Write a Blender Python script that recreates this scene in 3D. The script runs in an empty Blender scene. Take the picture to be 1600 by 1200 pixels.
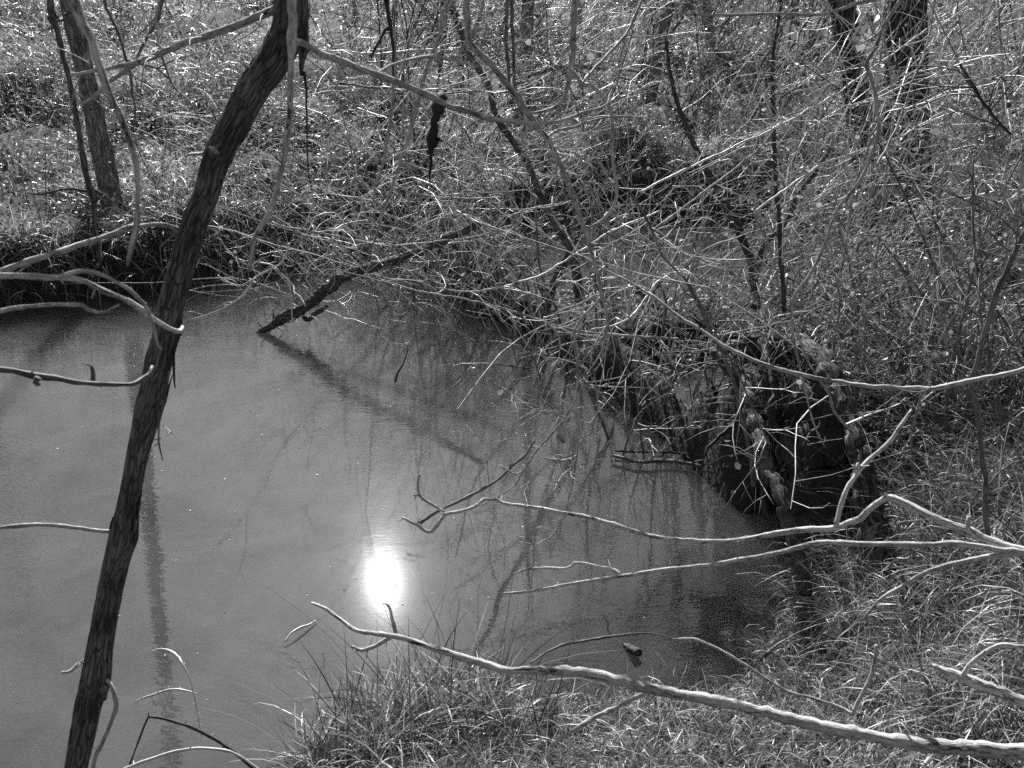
import bpy, math, random
import numpy as np
from mathutils import Vector
R = math.radians
sc = bpy.context.scene
COL = sc.collection
random.seed(7); rng = np.random.default_rng(7)

# ------------------------------------------------------------------ camera
F = 1580.0            # focal length in pixels of the 1600x1200 photograph
PITCH = R(23.5)
H = 2.5
SP, CP = math.sin(PITCH), math.cos(PITCH)
camd = bpy.data.cameras.new("camera"); cam = bpy.data.objects.new("camera", camd); COL.objects.link(cam)
cam.location = (0, 0, H); cam.rotation_euler = (math.pi/2 - PITCH, 0, 0)
camd.sensor_width = 36; camd.lens = 36*F/1600; camd.clip_end = 2000; camd.clip_start = .02
camd.dof.use_dof = True; camd.dof.focus_distance = 4.5; camd.dof.aperture_fstop = 13
sc.camera = cam

def P(px, py, d):
    """point seen at pixel px,py at depth d metres in front of the camera"""
    a = (px-800)/F; b = (py-600)/F
    return np.array((a*d, d*(CP - b*SP), H - d*(SP + b*CP)))
def G(px, py, z=0.0):
    b = (py-600)/F
    return P(px, py, (H-z)/(SP + b*CP))

# ------------------------------------------------------------------ light
b = (908-600)/F; a = (600-800)/F          # where the sun mirrors in the water gives its height and bearing
sv = Vector((a, CP-b*SP, SP+b*CP)).normalized()
SUN_EL = math.asin(sv.z); SUN_AZ = math.atan2(sv.x, sv.y)
w = bpy.data.worlds.new("World"); sc.world = w; w.use_nodes = True
nt = w.node_tree; nt.nodes.clear()
sky = nt.nodes.new('ShaderNodeTexSky'); sky.sky_type = 'NISHITA'; sky.sun_disc = False
sky.sun_elevation = SUN_EL; sky.sun_rotation = SUN_AZ; sky.air_density = 1.0; sky.dust_density = 0.6
bw = nt.nodes.new('ShaderNodeRGBToBW'); bg = nt.nodes.new('ShaderNodeBackground'); wo = nt.nodes.new('ShaderNodeOutputWorld')
nt.links.new(sky.outputs[0], bw.inputs[0]); nt.links.new(bw.outputs[0], bg.inputs[0]); nt.links.new(bg.outputs[0], wo.inputs[0])
bg.inputs[1].default_value = 0.05
sund = bpy.data.lights.new("sun", 'SUN'); sund.energy = 5.0; sund.angle = R(0.55); sund.color = (1, 1, 1)
sun = bpy.data.objects.new("sun", sund); COL.objects.link(sun); sun.location = (0, 0, 20)
sun.rotation_euler = sv.to_track_quat('Z', 'Y').to_euler()
sc.view_settings.view_transform = 'Standard'; sc.view_settings.look = 'None'
sc.view_settings.exposure = 0.85; sc.view_settings.gamma = 1.0
sc.render.engine = 'CYCLES'
sc.cycles.max_bounces = 5; sc.cycles.diffuse_bounces = 1; sc.cycles.sample_clamp_indirect = 1.5; sc.cycles.glossy_bounces = 2
sc.cycles.transparent_max_bounces = 6; sc.cycles.transmission_bounces = 3
sc.cycles.caustics_reflective = False; sc.cycles.caustics_refractive = False
sc.cycles.use_denoising = False

# ------------------------------------------------------------------ materials (the photograph is black and white: all greys)
def g(v): return (v, v, v, 1)
class NT:
    def __init__(s, name):
        s.m = bpy.data.materials.new(name); s.m.use_nodes = True; s.t = s.m.node_tree; s.t.nodes.clear()
        s.out = s.n('ShaderNodeOutputMaterial')
    def n(s, typ, **kw):
        x = s.t.nodes.new(typ)
        for k, v in kw.items(): setattr(x, k, v)
        return x
    def l(s, a, b): s.t.links.new(a, b)
    def ramp(s, src, stops):
        r = s.n('ShaderNodeValToRGB'); e = r.color_ramp.elements
        while len(e) < len(stops): e.new(0.5)
        for i, (p, v) in enumerate(stops): e[i].position = p; e[i].color = g(v)
        s.l(src, r.inputs[0]); return r.outputs[0]
    def noise(s, vec, scale, detail=4, rough=.6, dist=0):
        x = s.n('ShaderNodeTexNoise'); x.inputs['Scale'].default_value = scale; x.inputs['Detail'].default_value = detail
        x.inputs['Roughness'].default_value = rough; x.inputs['Distortion'].default_value = dist
        if vec is not None: s.l(vec, x.inputs['Vector'])
        return x.outputs['Fac']

def bark(name, lo, hi, rough=.75, bump=.004, stretch=1.0, lichen=0.0, spec=.3, crack=0, flake=0):
    s = NT(name); at = s.n('ShaderNodeAttribute', attribute_name='bark')
    geo = s.n('ShaderNodeTexCoord')
    n1 = s.noise(at.outputs['Vector'], 60*stretch, 5, .65, .4)
    n2 = s.noise(geo.outputs['Object'], 9, 4, .6)
    mx = s.n('ShaderNodeMath', operation='MULTIPLY_ADD'); s.l(n1, mx.inputs[0]); mx.inputs[1].default_value = .6
    m2 = s.n('ShaderNodeMath', operation='MULTIPLY'); s.l(n2, m2.inputs[0]); m2.inputs[1].default_value = .4; s.l(m2.outputs[0], mx.inputs[2])
    c = s.ramp(mx.outputs[0], [(.40, lo), (.60, hi)])
    if lichen:
        n3 = s.noise(geo.outputs['Object'], 130, 5, .7); f = s.ramp(n3, [(.56, 0), (.64, 1)])
        mix = s.n('ShaderNodeMix', data_type='RGBA'); s.l(f, mix.inputs[0]); s.l(c, mix.inputs[6]); mix.inputs[7].default_value = g(lichen); c = mix.outputs[2]
    if flake:
        n4 = s.noise(at.outputs['Vector'], flake, 6, .75, 1.0); f = s.ramp(n4, [(.545, 0), (.58, 1)])
        mix = s.n('ShaderNodeMix', data_type='RGBA'); s.l(f, mix.inputs[0]); s.l(c, mix.inputs[6]); mix.inputs[7].default_value = g(.07); c = mix.outputs[2]
    if crack:
        wp = s.n('ShaderNodeVectorMath', operation='MULTIPLY_ADD'); nv = s.n('ShaderNodeTexNoise'); nv.inputs['Scale'].default_value = crack*.7; s.l(at.outputs['Vector'], nv.inputs['Vector'])
        s.l(nv.outputs['Color'], wp.inputs[0]); wp.inputs[1].default_value = (2.2/crack,)*3; s.l(at.outputs['Vector'], wp.inputs[2])
        vo = s.n('ShaderNodeTexVoronoi', feature='DISTANCE_TO_EDGE'); vo.inputs['Scale'].default_value = crack; s.l(wp.outputs[0], vo.inputs['Vector'])
        ck = s.ramp(vo.outputs['Distance'], [(.0, .35), (.10, 1)])
        mix = s.n('ShaderNodeMix', data_type='RGBA'); s.l(ck, mix.inputs[0]); mix.inputs[6].default_value = g(lo*.5); s.l(c, mix.inputs[7]); c = mix.outputs[2]
        ml = s.n('ShaderNodeMath', operation='MULTIPLY_ADD'); s.l(ck, ml.inputs[0]); ml.inputs[1].default_value = .8; s.l(n1, ml.inputs[2]); n1 = ml.outputs[0]
    p = s.n('ShaderNodeBsdfPrincipled'); s.l(c, p.inputs['Base Color']); p.inputs['Roughness'].default_value = rough
    p.inputs['Specular IOR Level'].default_value = spec
    bp = s.n('ShaderNodeBump'); bp.inputs['Distance'].default_value = bump; bp.inputs['Strength'].default_value = 1
    s.l(n1, bp.inputs['Height']); s.l(bp.outputs[0], p.inputs['Normal']); s.l(p.outputs[0], s.out.inputs[0]); return s.m

def leafmat(name, lo, hi, trans=.45, rough=.5, nscale=6.0, spec=.4):
    s = NT(name); at = s.n('ShaderNodeAttribute', attribute_name='tone'); tc = s.n('ShaderNodeTexCoord')
    n2 = s.noise(tc.outputs['Object'], nscale, 3)
    ad = s.n('ShaderNodeMath', operation='MULTIPLY_ADD'); s.l(at.outputs['Fac'], ad.inputs[0]); ad.inputs[1].default_value = .65
    m2 = s.n('ShaderNodeMath', operation='MULTIPLY'); s.l(n2, m2.inputs[0]); m2.inputs[1].default_value = .35; s.l(m2.outputs[0], ad.inputs[2])
    c = s.ramp(ad.outputs[0], [(.22, lo), (.58, lo+.22*(hi-lo)), (.9, hi)])
    p = s.n('ShaderNodeBsdfPrincipled'); s.l(c, p.inputs['Base Color']); p.inputs['Roughness'].default_value = rough; p.inputs['Specular IOR Level'].default_value = spec
    t = s.n('ShaderNodeBsdfTranslucent'); s.l(c, t.inputs[0])
    mx = s.n('ShaderNodeMixShader'); mx.inputs[0].default_value = trans; s.l(p.outputs[0], mx.inputs[1]); s.l(t.outputs[0], mx.inputs[2])
    s.l(mx.outputs[0], s.out.inputs[0]); return s.m

def soil(name):
    s = NT(name); tc = s.n('ShaderNodeTexCoord'); v = tc.outputs['Object']
    n1 = s.noise(v, 14, 8, .7, .3); n2 = s.noise(v, 1.3, 4, .6)
    vo = s.n('ShaderNodeTexVoronoi'); vo.inputs['Scale'].default_value = 38; s.l(v, vo.inputs['Vector'])
    mx = s.n('ShaderNodeMath', operation='MULTIPLY_ADD'); s.l(n1, mx.inputs[0]); mx.inputs[1].default_value = .7
    m2 = s.n('ShaderNodeMath', operation='MULTIPLY'); s.l(n2, m2.inputs[0]); m2.inputs[1].default_value = .3; s.l(m2.outputs[0], mx.inputs[2])
    c = s.ramp(mx.outputs[0], [(.35, .012), (.5, .03), (.7, .07)])
    # litter flecks
    f = s.ramp(s.noise(v, 70, 6, .8, 1.2), [(.55, 0), (.6, 1)])
    mix = s.n('ShaderNodeMix', data_type='RGBA'); s.l(f, mix.inputs[0]); s.l(c, mix.inputs[6]); mix.inputs[7].default_value = g(.12)
    p = s.n('ShaderNodeBsdfPrincipled'); s.l(mix.outputs[2], p.inputs['Base Color']); p.inputs['Roughness'].default_value = .85
    bp = s.n('ShaderNodeBump'); bp.inputs['Distance'].default_value = .05; s.l(n1, bp.inputs['Height'])
    b2 = s.n('ShaderNodeBump'); b2.inputs['Distance'].default_value = .01; s.l(vo.outputs['Distance'], b2.inputs['Height']); s.l(bp.outputs[0], b2.inputs['Normal'])
    s.l(b2.outputs[0], p.inputs['Normal']); s.l(p.outputs[0], s.out.inputs[0]); return s.m

def watermat():
    s = NT('turbid_water'); tc = s.n('ShaderNodeTexCoord'); v = tc.outputs['Object']
    def mapped(sx, sy, rot=0):
        m = s.n('ShaderNodeMapping'); m.inputs['Scale'].default_value = (sx, sy, 1); m.inputs['Rotation'].default_value = (0, 0, rot); s.l(v, m.inputs['Vector']); return m.outputs[0]
    n1 = s.noise(mapped(6, 14, .12), 1.0, 3, .55, .6)       # long low ripples lying across the view
    n2 = s.noise(mapped(22, 60, -.1), 1.0, 2, .5, .4)         # fine ones
    pn = s.ramp(s.noise(mapped(.6, .9), 1.0, 3, .5), [(.38, .3), (.62, 1)]); sx = s.n('ShaderNodeSeparateXYZ'); s.l(v, sx.inputs[0])
    ds = s.n('ShaderNodeVectorMath', operation='DISTANCE'); s.l(v, ds.inputs[0]); q = G(620, 880); ds.inputs[1].default_value = (q[0], q[1], 0)
    mr = s.n('ShaderNodeMapRange'); mr.interpolation_type = 'SMOOTHSTEP'; mr.inputs[1].default_value = .2; mr.inputs[2].default_value = 2.4; mr.inputs[3].default_value = .10; mr.inputs[4].default_value = 1.2; s.l(ds.outputs['Value'], mr.inputs[0])
    pm = s.n('ShaderNodeMath', operation='MULTIPLY'); s.l(pn, pm.inputs[0]); s.l(mr.outputs[0], pm.inputs[1]); patch = pm.outputs[0]
    h = s.n('ShaderNodeMath', operation='MULTIPLY_ADD'); s.l(n2, h.inputs[0]); h.inputs[1].default_value = .6; s.l(n1, h.inputs[2])
    bp = s.n('ShaderNodeBump'); bp.inputs['Distance'].default_value = .0016; s.l(h.outputs[0], bp.inputs['Height']); s.l(patch, bp.inputs['Strength'])
    turb = s.ramp(s.noise(mapped(2.2, 2.2), 1.0, 7, .65, .8), [(.3, .05), (.7, .095)])
    dif = s.n('ShaderNodeSubsurfaceScattering', falloff='BURLEY'); s.l(turb, dif.inputs[0]); dif.inputs['Scale'].default_value = .5; dif.inputs['Radius'].default_value = (1, 1, 1)
    at = s.n('ShaderNodeAttribute', attribute_name='clear')
    tr = s.n('ShaderNodeBsdfTransparent'); tr.inputs[0].default_value = g(.85)
    cn = s.n('ShaderNodeMath', operation='MULTIPLY'); s.l(at.outputs['Fac'], cn.inputs[0])
    s.l(s.ramp(s.noise(mapped(1.6, 1.6), 1.0, 4, .6), [(.3, .7), (.7, 1)]), cn.inputs[1])
    body = s.n('ShaderNodeMixShader'); s.l(cn.outputs[0], body.inputs[0]); s.l(dif.outputs[0], body.inputs[1]); s.l(tr.outputs[0], body.inputs[2])
    g1 = s.n('ShaderNodeBsdfGlossy'); g1.inputs['Roughness'].default_value = .010; g1.inputs[0].default_value = g(1); s.l(bp.outputs[0], g1.inputs['Normal'])
    g2 = s.n('ShaderNodeBsdfGlossy'); g2.inputs['Roughness'].default_value = .13; g2.inputs[0].default_value = g(1); s.l(bp.outputs[0], g2.inputs['Normal'])
    gm = s.n('ShaderNodeMixShader'); gm.inputs[0].default_value = .0035; s.l(g1.outputs[0], gm.inputs[1]); s.l(g2.outputs[0], gm.inputs[2])
    fr = s.n('ShaderNodeFresnel'); fr.inputs['IOR'].default_value = 2.0; s.l(bp.outputs[0], fr.inputs['Normal'])
    mx = s.n('ShaderNodeMixShader'); s.l(fr.outputs[0], mx.inputs[0]); s.l(body.outputs[0], mx.inputs[1]); s.l(gm.outputs[0], mx.inputs[2])
    s.l(mx.outputs[0], s.out.inputs[0]); return s.m

M = dict(
    trunk=bark('weathered_dark_bark', .035, .26, .75, .01, 2.2, 0, .4, 110),
    furrow=bark('furrowed_trunk_bark', .12, .42, .85, .02, .8, 0, .3, 45),
    furrow2=bark('dark_ridged_bark', .02, .09, .85, .02, .8, 0, .3, 40),
    pale=bark('pale_lichened_bark', .25, .75, .7, .003, 4.5, .8, .3, 0, 70),
    grey=bark('grey_twig_bark', .22, .66, .6, .002, 5, 0, .3, 0, 110),
    dark=bark('dark_wet_bark', .025, .08, .7, .002, 1.5),
    twig=bark('pale_twig_bark', .45, .8, .45, .0008, 2, 0, .6),
    mid=bark('mid_twig_bark', .06, .24, .6, .001, 2),
    rot=bark('rotten_stump_bark', .04, .24, .85, .012, 1.2, 0, .3, 45),
    black=bark('black_rotten_leaf', .006, .03, .6, .004, 2, 0, .4),
    grass=leafmat('dry_grass', .05, .75, .28, .38, 6, .7),
    near=leafmat('near_dry_grass', .07, .95, .38, .4, 6, .6),
    farm=leafmat('meadow_growth', .025, .8, .3, .4, 6, .7),
    leaf=leafmat('thin_leaf', .08, .5, .4, .4, 6, .5),
    litter=leafmat('leaf_litter', .06, .5, .25),
    soil=soil('bank_soil'), water=watermat())

# ------------------------------------------------------------------ helpers
def mesh_obj(name, verts, faces, mat, parent=None, attrs=None, smooth=True):
    """faces: (n,4) or (n,3) int array"""
    me = bpy.data.meshes.new(name); verts = np.asarray(verts, np.float32); faces = np.asarray(faces, np.int32)
    k = faces.shape[1]; n = len(faces)
    me.vertices.add(len(verts)); me.vertices.foreach_set('co', verts.ravel())
    me.loops.add(n*k); me.loops.foreach_set('vertex_index', faces.ravel())
    me.polygons.add(n); me.polygons.foreach_set('loop_start', np.arange(0, n*k, k, dtype=np.int32))
    me.polygons.foreach_set('loop_total', np.full(n, k, np.int32))
    if smooth: me.polygons.foreach_set('use_smooth', np.ones(n, bool))
    for an, (ty, arr) in (attrs or {}).items():
        at = me.attributes.new(an, ty, 'POINT')
        at.data.foreach_set('vector' if ty == 'FLOAT_VECTOR' else 'value', np.asarray(arr, np.float32).ravel())
    me.update(calc_edges=True); me.materials.append(mat)
    o = bpy.data.objects.new(name, me); COL.objects.link(o)
    if parent is not None:
        o.parent = parent
        o.matrix_parent_inverse.identity()
        L = np.array(parent.location)
        q = parent
        while q.parent is not None: q = q.parent; L = L + np.array(q.location)
        co = verts - L.astype(np.float32); me.vertices.foreach_set('co', co.ravel()); me.update()
    return o
def tag(o, label=None, cat=None, group=None, kind=None):
    if label: o['label'] = label
    if cat: o['category'] = cat
    if group: o['group'] = group
    if kind: o['kind'] = kind
    return o
def thing(name, loc, label, cat, group=None):
    o = bpy.data.objects.new(name, None); COL.objects.link(o); o.location = tuple(float(q) for q in loc); o.empty_display_size = .1
    return tag(o, label, cat, group)

def vnoise(p, seed=0):
    """value noise, p (...,3) -> 0..1"""
    p = np.asarray(p, float); i = np.floor(p).astype(np.int64); f = p-i; f = f*f*(3-2*f); out = 0
    for dx in (0, 1):
        for dy in (0, 1):
            for dz in (0, 1):
                h = (i[..., 0]+dx)*374761393 + (i[..., 1]+dy)*668265263 + (i[..., 2]+dz)*2147483647 + seed*974634777
                h = (h ^ (h >> 13)) * 1274126177; h = (h ^ (h >> 16)) & 0xffff
                wx = f[..., 0] if dx else 1-f[..., 0]; wy = f[..., 1] if dy else 1-f[..., 1]; wz = f[..., 2] if dz else 1-f[..., 2]
                out = out + h/65535.0*wx*wy*wz
    return out
def fbm(p, o=4, seed=0):
    s = 0; a = .5; p = np.asarray(p, float)
    for k in range(o): s = s+a*(vnoise(p*(2**k)+k*17.3, seed)-.5); a *= .55
    return s

def smooth_path(pts, step):
    """Catmull-Rom resample of (n,4) xyz+radius at about `step` metres"""
    pts = np.asarray(pts, float)
    if len(pts) < 2: return pts
    q = np.vstack([2*pts[0]-pts[1], pts, 2*pts[-1]-pts[-2]]); out = []
    for i in range(1, len(q)-2):
        n = max(1, int(np.ceil(np.linalg.norm(q[i+1, :3]-q[i, :3])/step))); t = (np.arange(n)/n)[:, None]
        out.append(.5*((2*q[i]) + (-q[i-1]+q[i+1])*t + (2*q[i-1]-5*q[i]+4*q[i+1]-q[i+2])*t**2 + (-q[i-1]+3*q[i]-3*q[i+1]+q[i+2])*t**3))
    out.append(pts[-1:]); r = np.vstack(out); r[:, 3] = np.maximum(r[:, 3], 1e-4); return r

class Tubes:
    def __init__(s): s.items = []
    def add(s, path): s.items.append(np.asarray(path, float)); return s
    def build(s, name, mat, parent=None, sides=5, rough=0., knots=0., seed=0):
        if not s.items: return None
        V = []; FF = []; B = []; base = 0; by = {}
        for it in s.items: by.setdefault(len(it), []).append(it)
        for n, lst in by.items():
            A = np.stack(lst); K = len(A); c = A[..., :3]; r = A[..., 3]
            t = np.gradient(c, axis=1); t /= np.linalg.norm(t, axis=2, keepdims=True)+1e-9
            ref = np.zeros((K, 1, 3)); m = np.abs(t.mean(1)); ax = np.argmin(m, 1); ref[np.arange(K), 0, ax] = 1
            u = np.cross(t, np.broadcast_to(ref, t.shape)); u /= np.linalg.norm(u, axis=2, keepdims=True)+1e-9; v = np.cross(t, u)
            ang = np.arange(sides)/sides*2*math.pi; ca, sa = np.cos(ang), np.sin(ang)
            al = np.concatenate([np.zeros((K, 1)), np.cumsum(np.linalg.norm(np.diff(c, axis=1), axis=2), 1)], 1)
            rr = np.repeat(r[..., None], sides, 2)
            bk = np.stack([ca[None, None]*rr, sa[None, None]*rr, np.broadcast_to(al[..., None]*.16, rr.shape)+np.arange(K)[:, None, None]*.37], -1)
            if rough:
                zs = 1 if sides >= 40 else 1.9
                nn = fbm(bk/ r.mean()*np.array((1.6, 1.6, 1.6*zs)), 4, seed); n3 = np.abs(fbm(bk/r.mean()*np.array((3.5, 3.5, 1.5*zs))+9, 3, seed+3))
                rr = rr*(1+rough*(nn*2.2-n3*2.0+.1))
            vv = c[:, :, None]+(u[:, :, None]*ca[None, None, :, None]+v[:, :, None]*sa[None, None, :, None])*rr[..., None]
            V.append(vv.reshape(-1, 3)); B.append(bk.reshape(-1, 3))
            k0 = base+np.arange(K)[:, None, None]*n*sides+np.arange(n-1)[None, :, None]*sides; j = np.arange(sides)[None, None]; j2 = (j+1) % sides
            FF.append(np.stack([k0+j, k0+j2, k0+sides+j2, k0+sides+j], -1).reshape(-1, 4))
            # end caps as collapsed quads fans
            for e, fl in ((0, 1), (n-1, 0)):
                cb = base+np.arange(K)[:, None]*n*sides+e*sides
                for q in range(0, sides-2, 2):
                    a0, a1, a2, a3 = 0, q+1, q+2, min(q+3, sides-1)
                    idx = [a0, a1, a2, a3] if a3 != a2 else [a0, a1, a2, a2]
                    if a3 == a2: continue
                    if not fl: pass
                    else: idx = idx[::-1]
                    FF.append(np.concatenate([cb+i for i in idx], 1))
            base += K*n*sides
        return mesh_obj(name, np.concatenate(V), np.concatenate(FF), mat, parent, {'bark': ('FLOAT_VECTOR', np.concatenate(B))})

def unit(v): v = np.asarray(v, float); return v/(np.linalg.norm(v)+1e-9)
def rv(s=1): return rng.normal(0, s, 3)

def twig(start, d, L, r, n=6, bend=.25, droop=0.0, tip=.45, kink=0.16):
    """one wandering tapered twig"""
    d = unit(d); p = np.array(start, float); out = [np.append(p, r)]; cur = rv(bend/n)
    for i in range(1, n):
        d = unit(d+cur+rv(kink)+np.array((0, 0, -droop/n))); p = p+d*L/(n-1)
        out.append(np.append(p, r*(1-(1-tip)*i/(n-1))))
    return np.array(out)
def sprout(T, path, count, L, r, lo=.15, hi=1.0, up=.2, droop=.1, sub=0, bend=.5, n=6, ends=None):
    bend = bend*1.7
    """side twigs from a path"""
    path = np.asarray(path)
    for _ in range(count):
        k = rng.uniform(lo, hi)*(len(path)-1.01); i = int(k); f = k-i; q = path[i]*(1-f)+path[i+1]*f
        t = unit(path[i+1][:3]-path[i][:3]); s = unit(np.cross(t, rv())); d = unit(t*rng.uniform(.2, 1.0)+s+np.array((0, 0, up)))
        l = L*rng.uniform(.35, 1.25); rr = min(q[3]*.75, r*rng.uniform(.7, 1.2))
        tw = twig(q[:3], d, l, rr, n, bend, droop); T.add(tw)
        if ends is not None: ends.append(tw)
        if sub: sprout(T, tw, sub, l*.5, rr*.75, .2, 1, up, droop, 0, bend, max(3, n-2), ends)

def twigs_out(T, mat, parent, sides=4):
    """few twigs: each its own part; a mass of them: one part"""
    if len(T.items) <= 40:
        for it in T.items: Tubes().add(it).build('twig', mat, parent, sides)
    else:
        o = T.build('twigs', mat, parent, sides)
        if len(T.items) > 100: o['kind'] = 'stuff'
def leaves_out(pts, size, parent, mass='foliage'):
    if len(pts) <= 40:
        for q in pts: leaves('leaf', [q], size, M['leaf'], parent)
    else: leaves(mass, pts, size, M['leaf'], parent)

def leaves(name, pts, size, mat, parent=None, flat=0., seed=0, kind=None, fold=.25, aspect=.45):
    """many small folded leaves: two quads each side of the midrib"""
    n = len(pts); pts = np.asarray(pts); s = (size*rng.uniform(.5, 1.4, n))[:, None]
    d = rng.normal(0, 1, (n, 3)); d[:, 2] *= (1-flat); d /= np.linalg.norm(d, axis=1, keepdims=True)
    q = rng.normal(0, 1, (n, 3)); q[:, 2] *= (1-flat); sd = np.cross(d, np.cross(q, d)); sd = sd/(np.linalg.norm(sd, axis=1, keepdims=True)+1e-9)
    up = np.cross(d, sd); wv = sd*s*aspect
    v = np.stack([pts, pts+d*s*.35+wv*.9+up*s*fold*.6, pts+d*s*.75+wv*.6+up*s*fold*.5, pts+d*s, pts+d*s*.75-wv*.6+up*s*fold*.5, pts+d*s*.35-wv*.9+up*s*fold*.6], 1)
    b = np.arange(n)[:, None]*6
    f = np.concatenate([b+np.array([[0, 1, 2, 3]]), b+np.array([[0, 3, 4, 5]])])
    tone = np.repeat(rng.uniform(0, 1, n), 6)
    o = mesh_obj(name, v.reshape(-1, 3), f, mat, parent, {'tone': ('FLOAT', tone)}, smooth=False)
    if kind: o['kind'] = kind
    return o

def blades(name, pts, Lm, wd, mat, bend=1.0, lean=(0, 0), n=5, spread=.5, parent=None, jit=.6, tonef=None):
    """curved grass blades rooted at pts"""
    pts = np.asarray(pts, float); K = len(pts); L = Lm*np.exp(rng.normal(0, .35, K)) if np.isscalar(Lm) else Lm
    az = rng.uniform(0, 2*math.pi, K); h = np.stack([np.cos(az), np.sin(az)], 1)+np.array(lean)[None]; h /= np.linalg.norm(h, axis=1, keepdims=True)+1e-9
    tilt = np.abs(rng.normal(0, spread, K)); curve = bend*rng.uniform(.2, 1.7, K); pos = pts.copy(); P0 = [pos.copy()]; th = tilt.copy()
    side = np.stack([-h[:, 1], h[:, 0], np.zeros(K)], 1); sw = rng.normal(0, jit, K)
    for i in range(1, n):
        th = np.minimum(th+curve/(n-1), 2.7); hh = h+side[:, :2]*(sw*i/n)[:, None]; hh /= np.linalg.norm(hh, axis=1, keepdims=True)
        stp = (L/(n-1))[:, None]; pos = pos+np.concatenate([hh*np.sin(th)[:, None], np.cos(th)[:, None]], 1)*stp; P0.append(pos.copy())
    C = np.stack(P0, 1); tw = rng.uniform(-.9, .9, K)
    sd = side[:, None]*np.cos(tw)[:, None, None]+np.array((0, 0, 1))*np.sin(tw)[:, None, None]
    prof = np.array([.8, 1, .95, .7, .12]) if n == 5 else np.interp(np.linspace(0, 1, n), [0, .3, .7, 1], [.8, 1, .8, .12])
    ww = (wd*rng.uniform(.6, 1.4, K))[:, None, None]*prof[None, :, None]*.5
    V = np.stack([C-sd*ww, C+sd*ww], 2)
    b = (np.arange(K)*n*2)[:, None]+np.arange(n-1)[None]*2
    f = np.stack([b, b+1, b+3, b+2], -1).reshape(-1, 4)
    tone = rng.uniform(0, 1, K) if tonef is None else np.clip(tonef+rng.normal(0, .2, K), 0, 1)
    return mesh_obj(name, V.reshape(-1, 3), f, mat, parent, {'tone': ('FLOAT', np.repeat(tone, n*2))})

# ------------------------------------------------------------------ terrain
pool_px = [(-900, 500), (-300, 492), (-60, 480), (60, 470), (190, 458), (300, 440), (400, 415), (520, 400), (640, 396), (700, 440), (760, 492), (840, 528), (905, 575),
           (960, 622), (1040, 700), (1100, 752), (1165, 800), (1230, 800), (1290, 792), (1345, 835), (1352, 880), (1290, 905), (1235, 935), (1205, 985), (1165, 1020), (1185, 1055),
           (1120, 1085), (1010, 1092), (900, 1105), (800, 1120), (680, 1125), (585, 1165), (480, 1215), (400, 1275), (100, 1330), (-400, 1360), (-1600, 1330)]
creek_px = [(765, 398), (800, 360), (900, 345), (1050, 338), (1200, 342), (1340, 375), (1350, 440), (1300, 485), (1190, 480), (1100, 484), (1000, 486), (900, 482), (830, 452)]
patch_px = [(960, 566), (1080, 560), (1190, 570), (1215, 700), (1175, 735), (1105, 690), (1030, 625)]
POLY = [np.array([G(*q)[:2] for q in pl]) for pl in (pool_px, creek_px, patch_px)]
def sdist(xy, poly):
    """signed distance, positive outside"""
    best = np.full(len(xy), 1e9); inside = np.zeros(len(xy), bool); n = len(poly)
    for i in range(n):
        a = poly[i]; b = poly[(i+1) % n]; ab = b-a; t = np.clip(((xy-a)@ab)/(ab@ab), 0, 1)
        best = np.minimum(best, np.hypot(*(xy-a-t[:, None]*ab).T))
        c = ((a[1] > xy[:, 1]) != (b[1] > xy[:, 1])) & (xy[:, 0] < (b[0]-a[0])*(xy[:, 1]-a[1])/(b[1]-a[1]+1e-12)+a[0]); inside ^= c
    return np.where(inside, -best, best)
def ss(x, a, b): t = np.clip((x-a)/(b-a), 0, 1); return t*t*(3-2*t)
def dist_water(xy):
    xy = np.asarray(xy, float); wob = np.stack([xy[:, 0]*2.2, xy[:, 1]*2.2, xy[:, 0]*0], 1); d = np.minimum.reduce([sdist(xy, p) for p in POLY])
    return d+fbm(wob, 3, 5)*.22
def ground(xy, d=None):
    xy = np.asarray(xy, float); x, y = xy[:, 0], xy[:, 1]
    if d is None: d = dist_water(xy)
    far = ss(y, 5.2, 6.2); near = (1-ss(y, 3.1, 4.0))*(1-ss(x, .9, 1.6))
    hm = .42*far+(1-far)*(.75); ww = .12*far+(1-far)*.30
    right = (1-far)*ss(x, 1.4, 2.2); ww = ww*(1-right)+right*.42; hm = hm*(1-right)+right*.8
    strip = (1-ss(x, 1.5, 2.3))*ss(y, 3.9, 4.6)*(1-ss(y, 8.6, 9.4))*ss(x, -1.2, -.4); hm = hm*(1-.42*strip); ww = ww*(1-.6*strip)
    hm = hm*(1-near)+near*.9; ww = ww*(1-near)+near*1.5
    dp = np.maximum(d, 0)
    z = hm*(1-np.exp(-dp/ww))+.035*np.minimum(dp, 12)+.03*np.maximum(dp-12, 0)**1.0*ss(y, 20, 60)
    ridge = far*0
    slope = .25*near+.9*(1-near); gentle = ss(x, .1, .9)*(1-ss(y, 3.7, 5)); slope = slope*(1-gentle)+.16*gentle
    zi = -np.minimum(np.maximum(-d, 0)*slope+.02, .7)
    z = np.where(d > 0, z, zi)
    p3 = np.stack([x, y, x*0], 1)
    z = z+fbm(p3*1.5, 4, 1)*.28*np.clip(d, 0, 1)+fbm(p3*7, 3, 2)*.06*np.clip(d*4+.3, .25, 1)
    mc = P(1215, 530, 4.95)[:2]; mr = np.hypot((x-mc[0])/.62, (y-mc[1])/.42); z = np.maximum(z, np.where(d > .02, .62*np.exp(-mr**3)*ss(d, .0, .12), -9))
    z = z+np.maximum(fbm(p3*.75, 4, 14), -.1)*.9*ss(y-3.2*ss(x, -.6, .4), 7, 8.5)*ss(d, .3, 1.0)
    z = z+fbm(p3*.22, 3, 4)*.9*np.clip((y-10)/6, 0, 1.5)
    return z
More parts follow.
